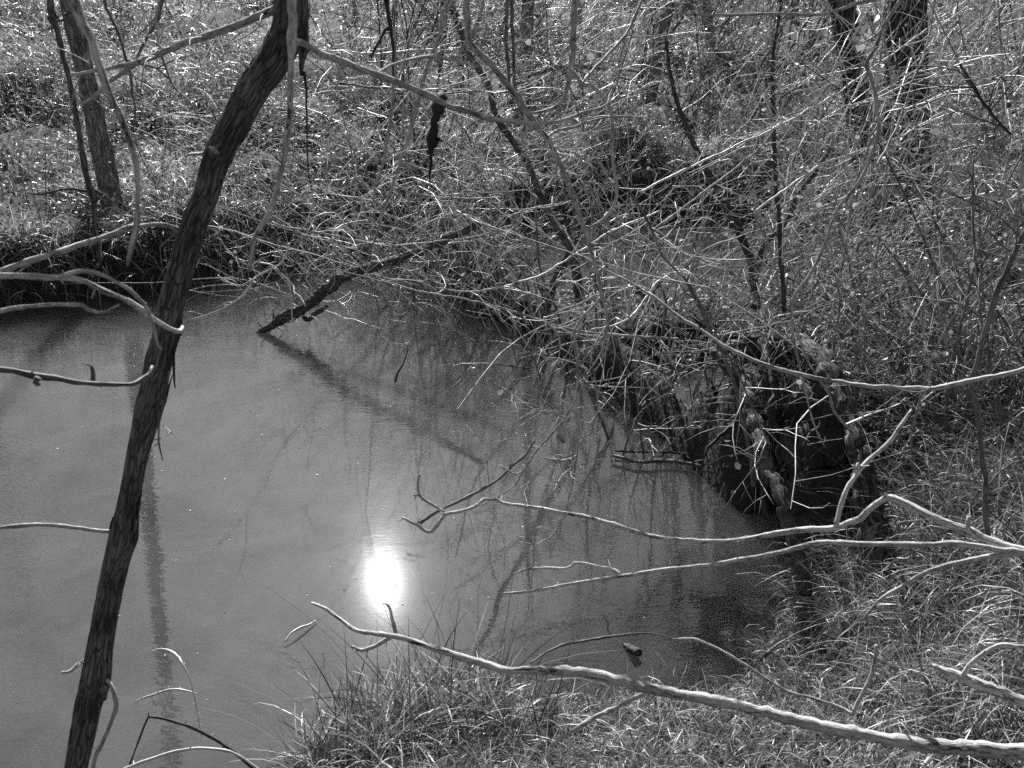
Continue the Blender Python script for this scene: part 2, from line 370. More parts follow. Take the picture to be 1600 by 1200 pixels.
def axis(lo, hi, st, far0, far1, gr=1.09):
    a = list(np.arange(lo, hi, st)); s = st; v = a[-1]
    while v < far1: s *= gr; v += s; a.append(v)
    s = st; v = lo; pre = []
    while v > far0: s *= gr; v -= s; pre.append(v)
    return np.array(pre[::-1]+a)
gx = axis(-6, 6, .045, -260, 260); gy = axis(1.2, 12, .045, -30, 420)
X, Y = np.meshgrid(gx, gy); XY = np.stack([X.ravel(), Y.ravel()], 1); D = dist_water(XY); Z = ground(XY, D)
nx, ny = len(gx), len(gy); ii = (np.arange(ny-1)[:, None]*nx+np.arange(nx-1)[None]).ravel()
gnd = mesh_obj('ground', np.column_stack([XY, Z]), np.stack([ii, ii+1, ii+1+nx, ii+nx], 1), M['soil']); gnd['kind'] = 'structure'

# water sheet
wx = np.linspace(-14, 9, 240); wy = np.linspace(.9, 12, 200); X, Y = np.meshgrid(wx, wy); XY = np.stack([X.ravel(), Y.ravel()], 1)
cl = G(1130, 1000)[:2]; c2 = G(1010, 1090)[:2]; dc = np.minimum(np.hypot(*(XY-cl).T), np.hypot(*(XY-c2).T)*1.1)
clear = .75*(1-ss(dc+fbm(np.column_stack([XY*1.5, XY[:, :1]*0]), 3, 8)*.5, .35, 1.25)); nx = len(wx); ny = len(wy); ii = (np.arange(ny-1)[:, None]*nx+np.arange(nx-1)[None]).ravel()
wat = mesh_obj('water', np.column_stack([XY, np.zeros(len(XY))]), np.stack([ii, ii+1, ii+1+nx, ii+nx], 1), M['water'], None, {'clear': ('FLOAT', clear)}); wat['kind'] = 'structure'

def on_ground(xy):
    xy = np.atleast_2d(xy); return np.column_stack([xy, ground(xy)])
def gp(px, py, z=.35):
    p = G(px, py, z); q = on_ground([p[:2]])[0]; return q
def scatter(n, x0, x1, y0, y1, dmin=0., dmax=99, clump=0, seed=0):
    xy = np.stack([rng.uniform(x0, x1, n), rng.uniform(y0, y1, n)], 1); d = dist_water(xy); k = (d > dmin) & (d < dmax)
    if clump: k &= vnoise(np.column_stack([xy*clump, xy[:, :1]*0]), seed) > rng.uniform(.15, .75, n)
    # keep what the camera could see, plus a margin
    a = np.abs(xy[:, 0]) < (xy[:, 1]*.62+1.2); xy = xy[k & a]; return on_ground(xy)

# ------------------------------------------------------------------ big trees
def tr(pts, d0, d1=None, step=.03, jit=.0):
    d1 = d0 if d1 is None else d1; n = len(pts); out = []
    for i, q in enumerate(pts):
        d = q[3] if len(q) > 3 else d0+(d1-d0)*i/(n-1)
        out.append(np.append(P(q[0], q[1], d), q[2]*d/F))
    pth = smooth_path(out, step)
    if jit:
        m = len(pth); nz = np.stack([fbm(np.column_stack([pth[:, :3]*14+k*31.7]), 3, k) for k in range(3)], 1); pth[:, :3] += nz*jit*np.sin(np.linspace(0, math.pi, m))[:, None]**.3; nz = np.stack([fbm(np.column_stack([pth[:, :3]*55+k*11.7]), 2, k+5) for k in range(3)], 1); pth[:, :3] += nz*pth[:, 3:4]*.7
        pth[:, 3] *= (.86+.2*(pth[:, 3].mean() < .004))*(1+.8*fbm(pth[:, :3]*60, 3, 9))
    return pth
def part(name, path, mat, parent, sides=8, rough=0., label=None, seed=0):
    o = Tubes().add(path).build(name, mat, parent, sides, rough, 0, seed)
    if label: o['label'] = label
    return o

def tall_tree(base, height, r, lean, label, mat, nl=14, group=None, bare=.5, seed=0, twn=9, sides=20, wob=.035):
    t = thing('bare_tree', base, label, 'tree', group); b = np.array(base, float); b[2] -= .15
    pts = []; d = unit((lean[0], lean[1], 1)); p = b.copy(); n = 9
    for i in range(n):
        pts.append(np.append(p, r*(1.25 if i == 0 else 1)*(1-.72*i/(n-1)))); d = unit(d+rv(wob)+np.array((0, 0, .02 if wob > .02 else 0))); p = p+d*height/(n-1)
    tp = smooth_path(pts, max(.06, height/140)); part('trunk', tp, mat, t, sides, .16, seed=seed)
    LB = []; TW = Tubes()
    for k in range(nl):
        f = rng.uniform(bare, .97); i = int(f*(len(tp)-1)); q = tp[i]; az = rng.uniform(0, 2*math.pi)
        l = height*rng.uniform(.16, .36)*(1.25-f)*1.6; dd = (math.cos(az), math.sin(az), rng.uniform(.25, 1.2))
        lb = smooth_path(twig(q[:3], dd, l, q[3]*.5, 7, .7, -.3, .15), .2); LB.append(lb)
        sprout(TW, lb, twn, l*.42, q[3]*.12+.002, .25, 1, .4, 0, 3, .5, 6)
    for lb in LB[:24]: part('limb', lb, mat, t, 7, .05)
    twigs_out(TW, M['mid'], t, 3)
    return t

def ground_at(px, py, d):
    """base point on the ground under the seen pixel at depth d"""
    p = P(px, py, d); return on_ground([p[:2]])[0]
bl = G(178, 312, .5); bl = on_ground([bl[:2]])[0]
tall_tree(bl, 13, .08, (-.045, -.02), 'tall bare tree with finely furrowed bark at the left on the far bank', M['furrow'], 12, bare=.42, seed=1, sides=28, wob=.012)
bb = on_ground([G(1390, 330, .5)[:2]])[0]
tall_tree(bb, 12, .115, (-.3, .02), 'thinner of the two dark ridged tree trunks at the upper right', M['furrow2'], 12, bare=.4, seed=2, sides=28, wob=.012)
bc = on_ground([G(1425, 360, .5)[:2]])[0]
tall_tree(bc, 14, .16, (-.17, .02), 'thickest dark tree trunk with ridged bark at the upper right', M['furrow2'], 12, bare=.4, seed=3, sides=32, wob=.012)
# slimmer trees further back; pixel of the foot, trunk radius
mid = [(812, 215, .09), (1008, 175, .08), (1110, 120, .07), (560, 75, .06), (640, 60, .07), (905, 95, .08), (1235, 80, .08), (1540, 110, .09),
       (295, 45, .11), (360, 30, .10), (30, 50, .09), (460, 55, .07), (700, 30, .10), (1380, 60, .08), (1650, 160, .1), (-120, 120, .12), (210, 20, .11), (985, 40, .11)]
where = ['behind the looping central branches', 'behind the dark forked stem', 'behind the crossing shoots right of centre', 'far off behind the short forked stick', 'far off left of the crooked stem', 'far off above the central tangle', 'left of the two ridged trunks', 'right of the thickest ridged trunk',
         'far off left of the leaning trunk', 'farthest off left of the leaning trunk', 'at the top left corner', 'just right of the leaning trunk fork', 'farthest off at the top centre', 'between the two ridged trunks', 'at the right edge', 'beyond the left edge', 'farthest off at the top left', 'farthest off right of centre']
for i, (px, py, rr) in enumerate(mid):
    q = on_ground([G(px, py, .5)[:2]])[0]
    if q[1] > 70: q = on_ground([[q[0]*60/q[1], 60]])[0]
    tall_tree(q, rng.uniform(6, 8)+(2.5 if abs(px-560) > 330 else -1), rr, (rng.normal(0, .05), rng.normal(0, .04)), 'slim bare field tree '+where[i], M['furrow'], 9, 'slim bare trees beyond the creek', .15, 10+i, 5, 10)

# ------------------------------------------------------------------ shrubs
def shrub(base, h, nst, label, mat, tmat, group=None, tiltm=.55, lean=(0, 0), leafn=0, droop=.5, r=.007, ntw=9, sub=3, spread=.12, tr_=.0044, deep=0, lsize=.022):
    t = thing('shrub', base, label, 'shrub', group); TW = Tubes(); ends = []
    for k in range(nst):
        az = rng.uniform(0, 2*math.pi); tl = abs(rng.normal(0, tiltm)); d = np.array((math.cos(az)*math.sin(tl)+lean[0], math.sin(az)*math.sin(tl)+lean[1], math.cos(tl)))
        b = np.array(base)+np.array((rng.normal(0, spread), rng.normal(0, spread), -.05)); l = h*rng.uniform(.55, 1.25)
        st = smooth_path(twig(b, d, l, r*rng.uniform(.5, 1.4), 9, .45, droop, .25, .1), .12); ends.append(st)
        part('stem', st, mat, t, 5)
        n0 = len(ends); sprout(TW, st, int(ntw*rng.uniform(.7, 1.4)), l*.55, tr_*1.5, .28, 1, .45, droop*.6, sub, .7, 6, ends)
        if deep:
            for e in ends[n0::2]: sprout(TW, e, deep, l*.16, tr_*.75, .2, 1, .2, droop*.5, 0, .6, 4)
    twigs_out(TW, tmat, t, 3)
    if leafn:
        sel = [ends[i] for i in rng.integers(0, len(ends), leafn)]
        pts = np.array([e[int(rng.uniform(.3, .999)*len(e)), :3] for e in sel])+rng.normal(0, .012, (leafn, 3))
        leaves_out(pts, lsize, t)
    return t
def copy_tree(o, loc, rz, label=None, s=1.0):
    c = o.copy(); COL.objects.link(c); c.location = loc; c.rotation_euler = (0, 0, rz); c.scale = (s, s, s)
    if label: c['label'] = label
    for ch in o.children:
        d = ch.copy(); COL.objects.link(d); d.parent = c
    return c
ORD = ['leftmost', 'second from the left', 'third from the left', 'fourth from the left', 'fifth from the left', 'sixth from the left', 'seventh from the left', 'eighth from the left', 'ninth from the left', 'tenth from the left', 'eleventh from the left', 'twelfth from the left']
def rows(lst, names, head):
    """label each (px,py) by its row (near to far) and its place from the left in that row"""
    o = sorted(range(len(lst)), key=lambda i: -lst[i][1]); per = -(-len(lst)//len(names)); lab = [None]*len(lst)
    for r in range(len(names)):
        for k, i in enumerate(sorted(o[r*per:(r+1)*per], key=lambda i: lst[i][0])): lab[i] = head+' in the '+names[r]+' row, '+ORD[k]
    return lab

gA = 'arching shrubs on the narrow strip between pool and creek'
lst = [(655, 400, 1.2, 8, (-.5, -.1), 5), (690, 405, 1.3, 9, (-.6, -.1), 5), (745, 425, 1.7, 10, (-.55, -.2), 8), (800, 458, 1.6, 10, (-.6, -.2), 5), (850, 490, 1.5, 10, (-.5, -.3), 9), 
                           (915, 520, 1.5, 10, (-.3, -.1), 12), (985, 545, 1.5, 9, (.1, -.2), 15), (1060, 560, 1.2, 9, (0, -.2), 30), (1130, 560, 1.2, 8, (.2, 0), 30), (1015, 630, .8, 7, (-.3, .1), 8)]
for (px, py, h, n, ln, lf), lb in zip(lst, rows(lst, ['lower', 'middle', 'upper'], 'tangled leafless shrub arching over the pool,')):
    shrub(gp(px, py, .3), h, int(n*.7), lb, M['mid'], M['twig'], gA, .5, (ln[0]*.5, ln[1]*.3+.1), lf, .4, .009, 4, 2, .12, .0042)
gB = 'leafless shrubs beyond the creek'
lst = [(930, 325), (1080, 318), (1230, 300), (780, 330), (1320, 330), (1500, 400), (700, 330), (1400, 290), (1580, 330), (1560, 260), (640, 300), (920, 240), (1280, 240), (1450, 230), (760, 250), (1070, 220), (1620, 420), (1380, 360), (850, 200), (1180, 200), (1000, 160), (1330, 170), (1520, 170), (700, 180), (1100, 120), (1250, 130), (900, 110), (1600, 100), (1420, 110),
       (600, 240), (660, 130), (780, 90), (1180, 90), (560, 160), (1000, 90), (1300, 80), (1500, 60)]
lab = rows(lst, ['nearest', 'second', 'third', 'farthest'], 'leafless shrub beyond the creek')
pr = [shrub(gp(px, py, .4), h, 10, lb, M['dark'], M['mid'], gB, .35, (.35, 0), lf, .1, .011, 7, 3) for (px, py), lb, h, lf in zip(lst[:3], lab, (2.4, 2.6, 2.3), (10, 15, 25))] + \
     [shrub(gp(px, py, .4), h, 10, lb, M['mid'], M['twig'], gB, .45, (.25, -.1), lf, .3, .009, 9, 3) for (px, py), lb, h, lf in zip(lst[3:6], lab[3:], (2.0, 2.1, 1.8), (12, 40, 60))]
for k, (px, py) in enumerate(lst[6:]):
    s_ = 1.0 if py > 200 else 1.25
    copy_tree(pr[(3+k % 3) if k % 5 < 3 else k % 3], gp(px, py, .4), rng.uniform(-.7, .7), lab[6+k], s_*rng.uniform(.85, 1.15))
gE = 'tall shoots rising from the strip and creek edge'
lst = [(720, 420, .15, 0), (800, 470, .25, -.1), (920, 530, .45, .1), (1040, 540, .5, .1), (1140, 540, .5, 0), (1190, 520, .3, 0), (1250, 500, .45, .1), (1300, 470, .2, 0), (760, 390, -.4, .1), (1120, 470, .5, 0), (1330, 520, .1, 0), (1400, 600, -.1, 0), (1470, 560, .1, 0), (1540, 620, -.2, 0), (1590, 500, -.3, 0), (700, 400, -.7, 0), (660, 395, -.8, 0)]
for (px, py, lx, ly), lb in zip(lst, rows([l_[:2] for l_ in lst], ['front', 'middle', 'back'], 'clump of tall bare shoots')):
    shrub(gp(px, py, .3 if px < 1300 else .7), rng.uniform(1.7, 2.7), 7, lb, M['grey'], M['twig'], gE, .42, (lx, ly), 5, rng.uniform(.1, .6), .008, 3, 2, .2, .0044, 0, .035)
# right bank thicket
gC = 'bushy thicket on the right bank'
lst = [(1330, 480, 1.0, 8, 360), (1420, 500, 1.3, 9, 620), (1500, 520, 1.5, 9, 620), (1590, 560, 1.5, 9, 580), (1400, 420, 1.5, 9, 620), (1550, 440, 1.6, 9, 620), (1480, 620, 1.1, 8, 360), (1600, 700, 1.2, 8, 340), (1660, 620, 1.4, 9, 300), (1300, 400, 1.0, 7, 500), (1420, 560, .9, 8, 400), (1390, 620, .7, 7, 260), (1240, 450, .9, 8, 400), (1560, 640, .9, 8, 300)]
for (px, py, h, n, lf), lb in zip(lst, rows(lst, ['front', 'middle', 'back'], 'small-leaved shrub on the right bank')):
    shrub(gp(px, py, .7 if py > 450 else .45), h, n, lb, M['mid'], M['grey'], gC, .6, (-.1, 0), lf, .5, .007, 7, 2, .12, .0034)
# far bank, left of the pool, and the field
gD = 'brambles on the grassy far bank'
lst = [(430, 350), (330, 330), (560, 350), (500, 300), (620, 340), (240, 300), (380, 270), (60, 270), (20, 330), (300, 230), (480, 240), (580, 260), (100, 200), (200, 180), (420, 180), (540, 170), (330, 130), (640, 210), (90, 130), (240, 110), (480, 110), (390, 80), (150, 75), (20, 90), (580, 100), (-60, 250), (300, 70), (20, 180), (540, 330), (480, 345), (600, 360), (380, 345)]
lab = rows(lst, ['nearest', 'second', 'third', 'farthest'], 'low bramble on the grassy far bank')
pD = [shrub(gp(px, py, .45), h, n, lb, M['mid'], M['twig'], gD, .7, (0, 0), lf, .9, .005, 6, 2, .2, .003, 0, .03) for (px, py), lb, h, n, lf in zip(lst, lab, (.9, .8, 1.1), (12, 12, 12), (60, 120, 30))]
for i, (px, py) in enumerate(lst[3:]):
    copy_tree(pD[i % 3], gp(px, py, .45), rng.uniform(0, 6.28), lab[3+i], rng.uniform(.8, 1.4))

# ------------------------------------------------------------------ grass and ground cover
def seen(pts): return pts
# near bank, bottom of the picture: long pale blades hanging over the water
n1 = scatter(40000, -1.2, 1.6, 1.7, 3.5, .015, 1.6, 0)
k = (n1[:, 1] > 1.75)
A = n1[k]
tag(blades('short_grass', A, .09, .0024, M['near'], 1.6, (0, .3), 5, .8), 'short dry grass on the near bank at the bottom', None, None, 'stuff')
t1 = np.array([G(*q)[:2] for q in [(600, 1175), (580, 1200), (650, 1165), (545, 1215), (710, 1170), (630, 1200), (675, 1190), (500, 1240), (590, 1235), (750, 1185), (810, 1205)]])
cl = np.concatenate([c+rng.normal(0, .05, (190, 2)) for c in t1]); cl = cl[dist_water(cl) > -.03]; cl = on_ground(cl)
tag(blades('long_grass', cl, .25, .0042, M['near'], 1.8, (.1, .5), 7, .4), 'long pale dry grass arching over the water at the bottom', None, None, 'stuff')
# right slope
n2 = scatter(85000, 1.0, 4.6, 2.0, 5.6, .03, 9, 0)
n2 = n2[(n2[:, 0] > 1.15+.0*n2[:, 1])]
k = vnoise(n2*np.array((5, 5, 0)), 3) > rng.uniform(.1, .75, len(n2))
tag(blades('bank_grass', n2[k], .21, .0034, M['near'], 1.7, (-.5, -.1), 6, .65), 'thick tangled grass covering the right bank', None, None, 'stuff')
n3 = scatter(15000, -1, 4.6, 1.7, 5.6, .0, 9, 0)
leaves('leaf_litter', n3+rng.uniform(0, .03, (len(n3), 1))*np.array((0, 0, 1)), .026, M['litter'], None, .5, 0, None, .4, .3)['kind'] = 'stuff'
bpy.data.objects['leaf_litter']['label'] = 'dead leaves littering the near bank'
# strip between pool and creek
n4 = scatter(60000, -1.5, 3.4, 3.6, 7.4, .22, .9, 0)
k = vnoise(n4*np.array((5, 5, 0)), 6) > rng.uniform(.35, .95, len(n4))
tag(blades('strip_grass', n4[k], .12, .0045, M['grass'], 2.0, (-.1, -.1), 5, .7), 'grass on the narrow strip between pool and creek', None, None, 'stuff')
n4 = scatter(6000, -1.5, 3.8, 3.6, 7.4, .16, 1.2, 3)
o = leaves('strip_leaves', n4+rng.uniform(0, .12, (len(n4), 1))*np.array((0, 0, 1)), .026, M['leaf'], None, .2); tag(o, 'small leaves covering the narrow strip beside the pool', None, None, 'stuff')
# far bank edge: overhanging fringe
n5 = scatter(90000, -8, -.2, 6.2, 10.5, .0, .5, 0)
tag(blades('fringe_grass', n5[rng.uniform(0, 1, len(n5)) < .8], .26, .006, M['farm'], 1.9, (.0, -1.0), 5, .7), 'overhanging grass fringe along the far shore', None, None, 'stuff')
# meadow
def clumpy(n, x0, x1, y0, y1, dmin, sc_, seed, Lm):
    xy = np.stack([rng.uniform(x0, x1, n), rng.uniform(y0, y1, n)], 1); k = (dist_water(xy) > dmin) & (np.abs(xy[:, 0]) < xy[:, 1]*.62+1.5); xy = xy[k]
    c = fbm(np.column_stack([xy*sc_, xy[:, :1]*0]), 4, seed)+.5; k = c > rng.uniform(.33, .60, len(c)); xy, c = xy[k], c[k]
    tone = np.clip(vnoise(np.column_stack([xy*sc_*1.7, xy[:, :1]*0]), seed+5)*2.2-.6, 0, 1)
    return on_ground(xy), Lm*np.clip((c-.2)*2.4, .25, 2.2)*np.exp(rng.normal(0, .3, len(c))), tone
p_, L_, t_ = clumpy(260000, -9, 8, 6.5, 15, .25, .9, 11, .28); k = ~((p_[:, 0] > .1) & (p_[:, 1] < 10.3)) | (rng.uniform(0, 1, len(p_)) < .06); p_, L_, t_ = p_[k], L_[k], t_[k]
tag(blades('meadow_grass', p_, L_, .0065, M['farm'], 1.7, (0, -.3), 5, .6, tonef=t_), 'sunlit tangled meadow growth beyond the far bank', None, None, 'stuff')
p_, L_, t_ = clumpy(90000, -9, 9, 7, 18, .2, 1.3, 21, .45); k = ~((p_[:, 0] > .1) & (p_[:, 1] < 10.3)); p_, L_, t_ = p_[k], L_[k], t_[k]; p_[:, 2] += rng.uniform(0, 1, len(p_))*L_
o = leaves('meadow_leaves', p_, .032, M['leaf'], None, .1); tag(o, 'small bright leaves among the meadow growth', None, None, 'stuff')
p_, L_, t_ = clumpy(220000, -32, 32, 14, 50, .3, .45, 31, .55)
tag(blades('field_grass', p_, L_, .018, M['farm'], 1.3, (0, -.2), 4, .6, tonef=t_), 'pale grass of the distant field', None, None, 'stuff')

# ------------------------------------------------------------------ the leaning tree in front at the left
base = on_ground([[-1.18, 1.75]])[0]
lt = thing('leaning_tree', base, 'dark leaning tree trunk with peeling bark crossing the left of the pool', 'tree')
trk = [(100, 1330, 18), (112, 1260, 18), (120, 1200, 17.5), (129, 1150, 18.5), (139, 1100, 19.5), (150, 1060, 22), (158, 1000, 19.5), (172, 920, 19), (186, 865, 20), (193, 840, 21.5), (200, 790, 17),
       (208, 745, 16.5), (217, 700, 17), (228, 660, 20), (236, 625, 22), (243, 590, 20), (255, 540, 20), (262, 500, 19.5), (276, 445, 20), (289, 400, 21), (304, 350, 20.5), (322, 305, 20), (333, 262, 21),
       (344, 235, 23), (362, 200, 23), (385, 160, 24), (402, 130, 24.5), (424, 100, 25), (440, 72, 26), (448, 40, 22), (449, 0, 20.5), (452, -60, 20), (458, -200, 19), (470, -420, 17), (500, -900, 15)]
pth = tr(trk, 1.95, 1.85, .012); b0 = np.append(base-np.array((0, 0, .1)), .03); pth = np.vstack([smooth_path(np.array([b0, pth[0]]), .03)[:-1], pth])
o = part('trunk', pth, M['trunk'], lt, 64, .17, seed=4)
gr = lt
# ridges of torn bark and old branch scars lying on the trunk
BK = Tubes()
for i in range(34, len(pth)-60, 2):
    if rng.uniform() < .55:
        q = pth[i]; t = unit(pth[i+1][:3]-q[:3]); s = unit(np.cross(t, rv())); L = rng.uniform(.02, .12)
        BK.add(np.array([np.append(q[:3]+s*q[3]*1.0+t*L*f+rv(.0006), q[3]*.14*math.sin(math.pi*min(max(f, .08), .92))) for f in np.linspace(0, 1, 7)]))
BK.build('bark_strip', M['trunk'], lt, 5, .2)['kind'] = 'stuff'
D = 1.9
def limb(name, pts, d0, d1, mat, parent, sides=10, jit=.006, nt=0, tl=.06, trr=.0012, tw_mat=None, rough=.2, sub=0, label=None, **kw):
    p = tr(pts, d0, d1, .012, jit); o = part(name, p, mat, parent, sides, rough, label, seed=int(pts[0][0]) % 50)
    BD = Tubes(); sprout(BD, p, max(3, int(len(p)*.08)), .012, .0016, .02, 1, .1, 0, 0, .3, 3); BD.build('buds', mat, parent, 5)['kind'] = 'stuff'
    if nt:
        T = Tubes(); sprout(T, p, nt, tl, trr, kw.get('lo', .1), 1, kw.get('up', .2), .1, sub, .8, 6)
        twigs_out(T, tw_mat or mat, parent)
    return p
# second dark stem behind the fork, with hanging torn bark
limb('limb', [(462, -200, 9), (466, -60, 11), (470, 0, 12), (473, 40, 12), (474, 70, 10), (472, 95, 6), (471, 118, 3)], 1.9, 1.9, M['trunk'], lt, 16, .003, rough=.2)
limb('bark_shred', [(476, 112, 3), (479, 150, 1.6), (480, 200, 1.4), (481, 258, 1), (488, 300, .8)], 1.9, 1.9, M['dark'], lt, 4)
# pale stem in front of the fork, its drooping twig and its long branch
limb('branch', [(460, -700, 12), (456, -300, 11), (455, -80, 10), (456, 0, 9.5), (457, 50, 9), (456, 78, 9), (455, 95, 6), (454, 140, 5.5), (451, 190, 5), (447, 215, 6), (442, 255, 4.5), (434, 290, 4.5), (422, 330, 4.5), (408, 352, 4.5), (397, 372, 4), (392, 400, 3.5), (391, 425, 2.5)], 1.4, 1.4, M['pale'], lt, 14, .004, 10, .03, .0012)
limb('branch', [(457, 66, 8), (470, 66, 7), (500, 82, 6), (540, 98, 6), (585, 115, 6), (630, 133, 6), (675, 153, 6), (700, 166, 5.5), (740, 178, 5), (780, 187, 5), (834, 192, 4), (870, 190, 3.2), (905, 178, 2.8), (945, 165, 2.5), (952, 148, 2), (963, 134, 1.5), (975, 131, 1)], 1.42, 1.9, M['pale'], lt, 12, .008, 10, .10, .0016)
limb('branch', [(590, 115, 3), (615, 101, 2.5), (650, 92, 2.5), (680, 89, 3), (710, 95, 2.5), (745, 103, 2)], 1.55, 1.7, M['pale'], lt, 8, .006, 8, .05)
limb('branch', [(448, 8, 6), (425, 17, 7), (375, 38, 7), (335, 53, 7), (294, 66, 7), (250, 84, 6.5), (216, 98, 6), (190, 103, 4), (162, 108, 4), (135, 113, 3.4), (110, 117, 2.8)], 1.95, 2.0, M['grey'], lt, 12, .004, 7, .16, .002)
limb('branch', [(216, 98, 4), (196, 112, 4), (172, 128, 3.8), (150, 147, 3.5), (125, 165, 2.4)], 2.0, 1.95, M['grey'], lt, 8, .006, 3, .05)
limb('branch', [(284, 362, 4), (270, 354, 4.5), (250, 351, 4.5), (225, 353, 4.5), (202, 356, 5), (175, 365, 5), (148, 375, 5), (112, 387, 5.5), (78, 397, 5.5), (30, 414, 6), (-40, 440, 6), (-120, 462, 5)], 1.93, 1.7, M['grey'], lt, 10, .003, 3, .08)
limb('branch', [(182, 831, 4), (150, 829, 4), (118, 824, 3.6), (67, 820, 3.6), (0, 824, 3.6), (-60, 830, 3), (-120, 826, 2)], 1.95, 1.8, M['grey'], lt, 10, .002)
limb('branch', [(146, 1027, 3), (135, 1030, 2.8), (122, 1038, 2.8), (113, 1047, 2.6), (106, 1050, 2.2), (96, 1051, 2)], 1.95, 1.93, M['grey'], lt, 8, .001)
limb('branch', [(162, 1060, 4.5), (171, 1067, 4), (178, 1083, 4.2), (182, 1103, 4.5), (177, 1120, 4), (169, 1141, 4), (158, 1165, 4), (148, 1185, 4), (144, 1215, 4.5), (140, 1260, 4.5)], 1.93, 1.9, M['grey'], lt, 10, .002, 2, .04)
limb('bark_shred', [(271, 520, 3), (272, 560, 2.2), (273, 585, 2), (274, 606, 1)], 1.9, 1.9, M['trunk'], lt, 5)
limb('bark_shred', [(282, 485, 4), (280, 520, 4), (272, 545, 3)], 1.9, 1.9, M['trunk'], lt, 6)
limb('twig', [(250, 650, 1.2), (247, 680, 1.4), (249, 700, 1.2), (254, 719, 1)], 1.9, 1.85, M['mid'], lt, 4)
limb('twig', [(255, 664, 1), (262, 670, 1), (268, 677, 1.4)], 1.9, 1.88, M['grey'], lt, 4)
for pts in ([(402, 116, 4), (390, 108, 3.5), (379, 99, 3)], [(350, 246, 5), (340, 240, 5), (328, 231, 3.5)], [(322, 238, 2.5), (305, 240, 2.5), (292, 243, 2)], [(160, 1075, 7), (163, 1084, 6), (163, 1092, 3)]):
    limb('branch_stub', pts, 1.9, 1.83, M['pale'] if pts[0][0] > 200 else M['trunk'], lt, 8)
# an overhead limb (out of the picture) carries the twigs that droop into it
top = P(470, -420, 1.86)
def high(name, pts, mat, parent, d0=None): pass
HL = smooth_path([np.append(top, .028), np.append(P(330, -480, 2.1), .024), np.append(P(150, -520, 2.2), .02), np.append(P(-60, -600, 2.2), .014)], .03); part('limb', HL, M['trunk'], lt, 12, .1, seed=8)
HR = smooth_path([np.append(P(480, -600, 1.86), .03), np.append(P(640, -520, 2.4), .028), np.append(P(820, -480, 2.9), .024), np.append(P(1000, -500, 3.2), .02), np.append(P(1400, -600, 3.0), .014)], .03); part('limb', HR, M['trunk'], lt, 12, .1, seed=9)

def hang(name, label, pts, d0, d1, mat, cat='branch', nt=6, tl=.12, trr=.0016, top_to=None, extra=(), sub=0, sides=8, jit=.008, group=None, tw_mat=None, up=0.1, lf=0):
    if top_to is not None: pts = [(top_to[0], top_to[1], pts[0][2]*1.1, top_to[2])]+[(pts[0][0]*.6+top_to[0]*.4, -170, pts[0][2]*1.05, (top_to[2]+d0*1.5)/2.5)]+list(pts)
    t = thing(name, P(pts[-1][0], pts[-1][1], d1), label, cat, group)
    ends = []
    for k, (pp, a, b, mm) in enumerate([(pts, d0, d1, mat)]+[(e[0], e[1], e[2], e[3] if len(e) > 3 else mat) for e in extra]):
        n = len(pp)
        if k == 0 and top_to is not None:
            m = n-2; pp = pp[:2]+[(q[0], q[1], q[2], d0+(d1-d0)*i/(m-1)) for i, q in enumerate(pp[2:])]
        p = tr(pp, a, b, .012, jit); part('stem' if k == 0 else 'side_branch', p, mm, t, max(sides, 16), .10, seed=k)
        BD = Tubes(); sprout(BD, p, max(3, int(len(p)*.10)), .012, .0016, .02, 1, .1, 0, 0, .3, 3); BD.build('buds', mm, t, 5)['kind'] = 'stuff'
        if nt:
            T = Tubes(); sprout(T, p, nt if k == 0 else max(1, nt//3), tl, trr, .25 if top_to is not None and k == 0 else .1, 1, up, .2, sub, .8, 6, ends); twigs_out(T, tw_mat or mm, t)
    if lf:
        pts_ = np.array([ends[i][-1 if rng.uniform() < .5 else -3, :3] for i in rng.integers(0, len(ends), lf)]); leaves_out(pts_, .028, t)
    return t

hang('hanging_branch', 'dark knotted stem hanging straight down beside the furrowed tree at the left', [(79, 0, 6), (84, 34, 6), (90, 48, 6), (96, 78, 5), (111, 142, 5), (118, 180, 5), (125, 216, 5), (135, 270, 5), (141, 292, 6), (145, 304, 7), (147, 320, 4.5), (148, 365, 4.5), (153, 390, 4), (156, 414, 3)], 2.05, 2.05, M['trunk'], nt=5, tl=.05, top_to=(110, -530, 2.2),
     extra=[([(145, 298, 3.5), (152, 300, 3), (165, 308, 2.5), (173, 316, 1.5)], 2.05, 2.05), ([(140, 300, 3), (125, 297, 2), (100, 296, 1.6), (60, 303, 1.4), (25, 298, 1)], 2.05, 2.1), ([(86, 20, 2), (92, 32, 2), (103, 27, 2), (100, 20, 2)], 2.05, 2.05), ([(90, 45, 3), (80, 35, 4), (76, 28, 3)], 2.05, 2.03)])
hang('hanging_branch', 'thick pale out of focus branch hanging at the left, its tip broken off', [(113, -40, 8), (118, 10, 8.5), (128, 38, 8.5), (137, 52, 8), (146, 80, 7), (160, 120, 7.5), (168, 140, 6.5), (180, 165, 6.5), (192, 190, 6), (203, 220, 6), (211, 250, 5.5), (215, 285, 5), (216, 320, 5), (214, 350, 5), (208, 378, 4.5), (202, 402, 3.5), (200, 415, 2)], 1.15, 1.15, M['pale'], nt=4, tl=.02, top_to=(150, -520, 2.2))
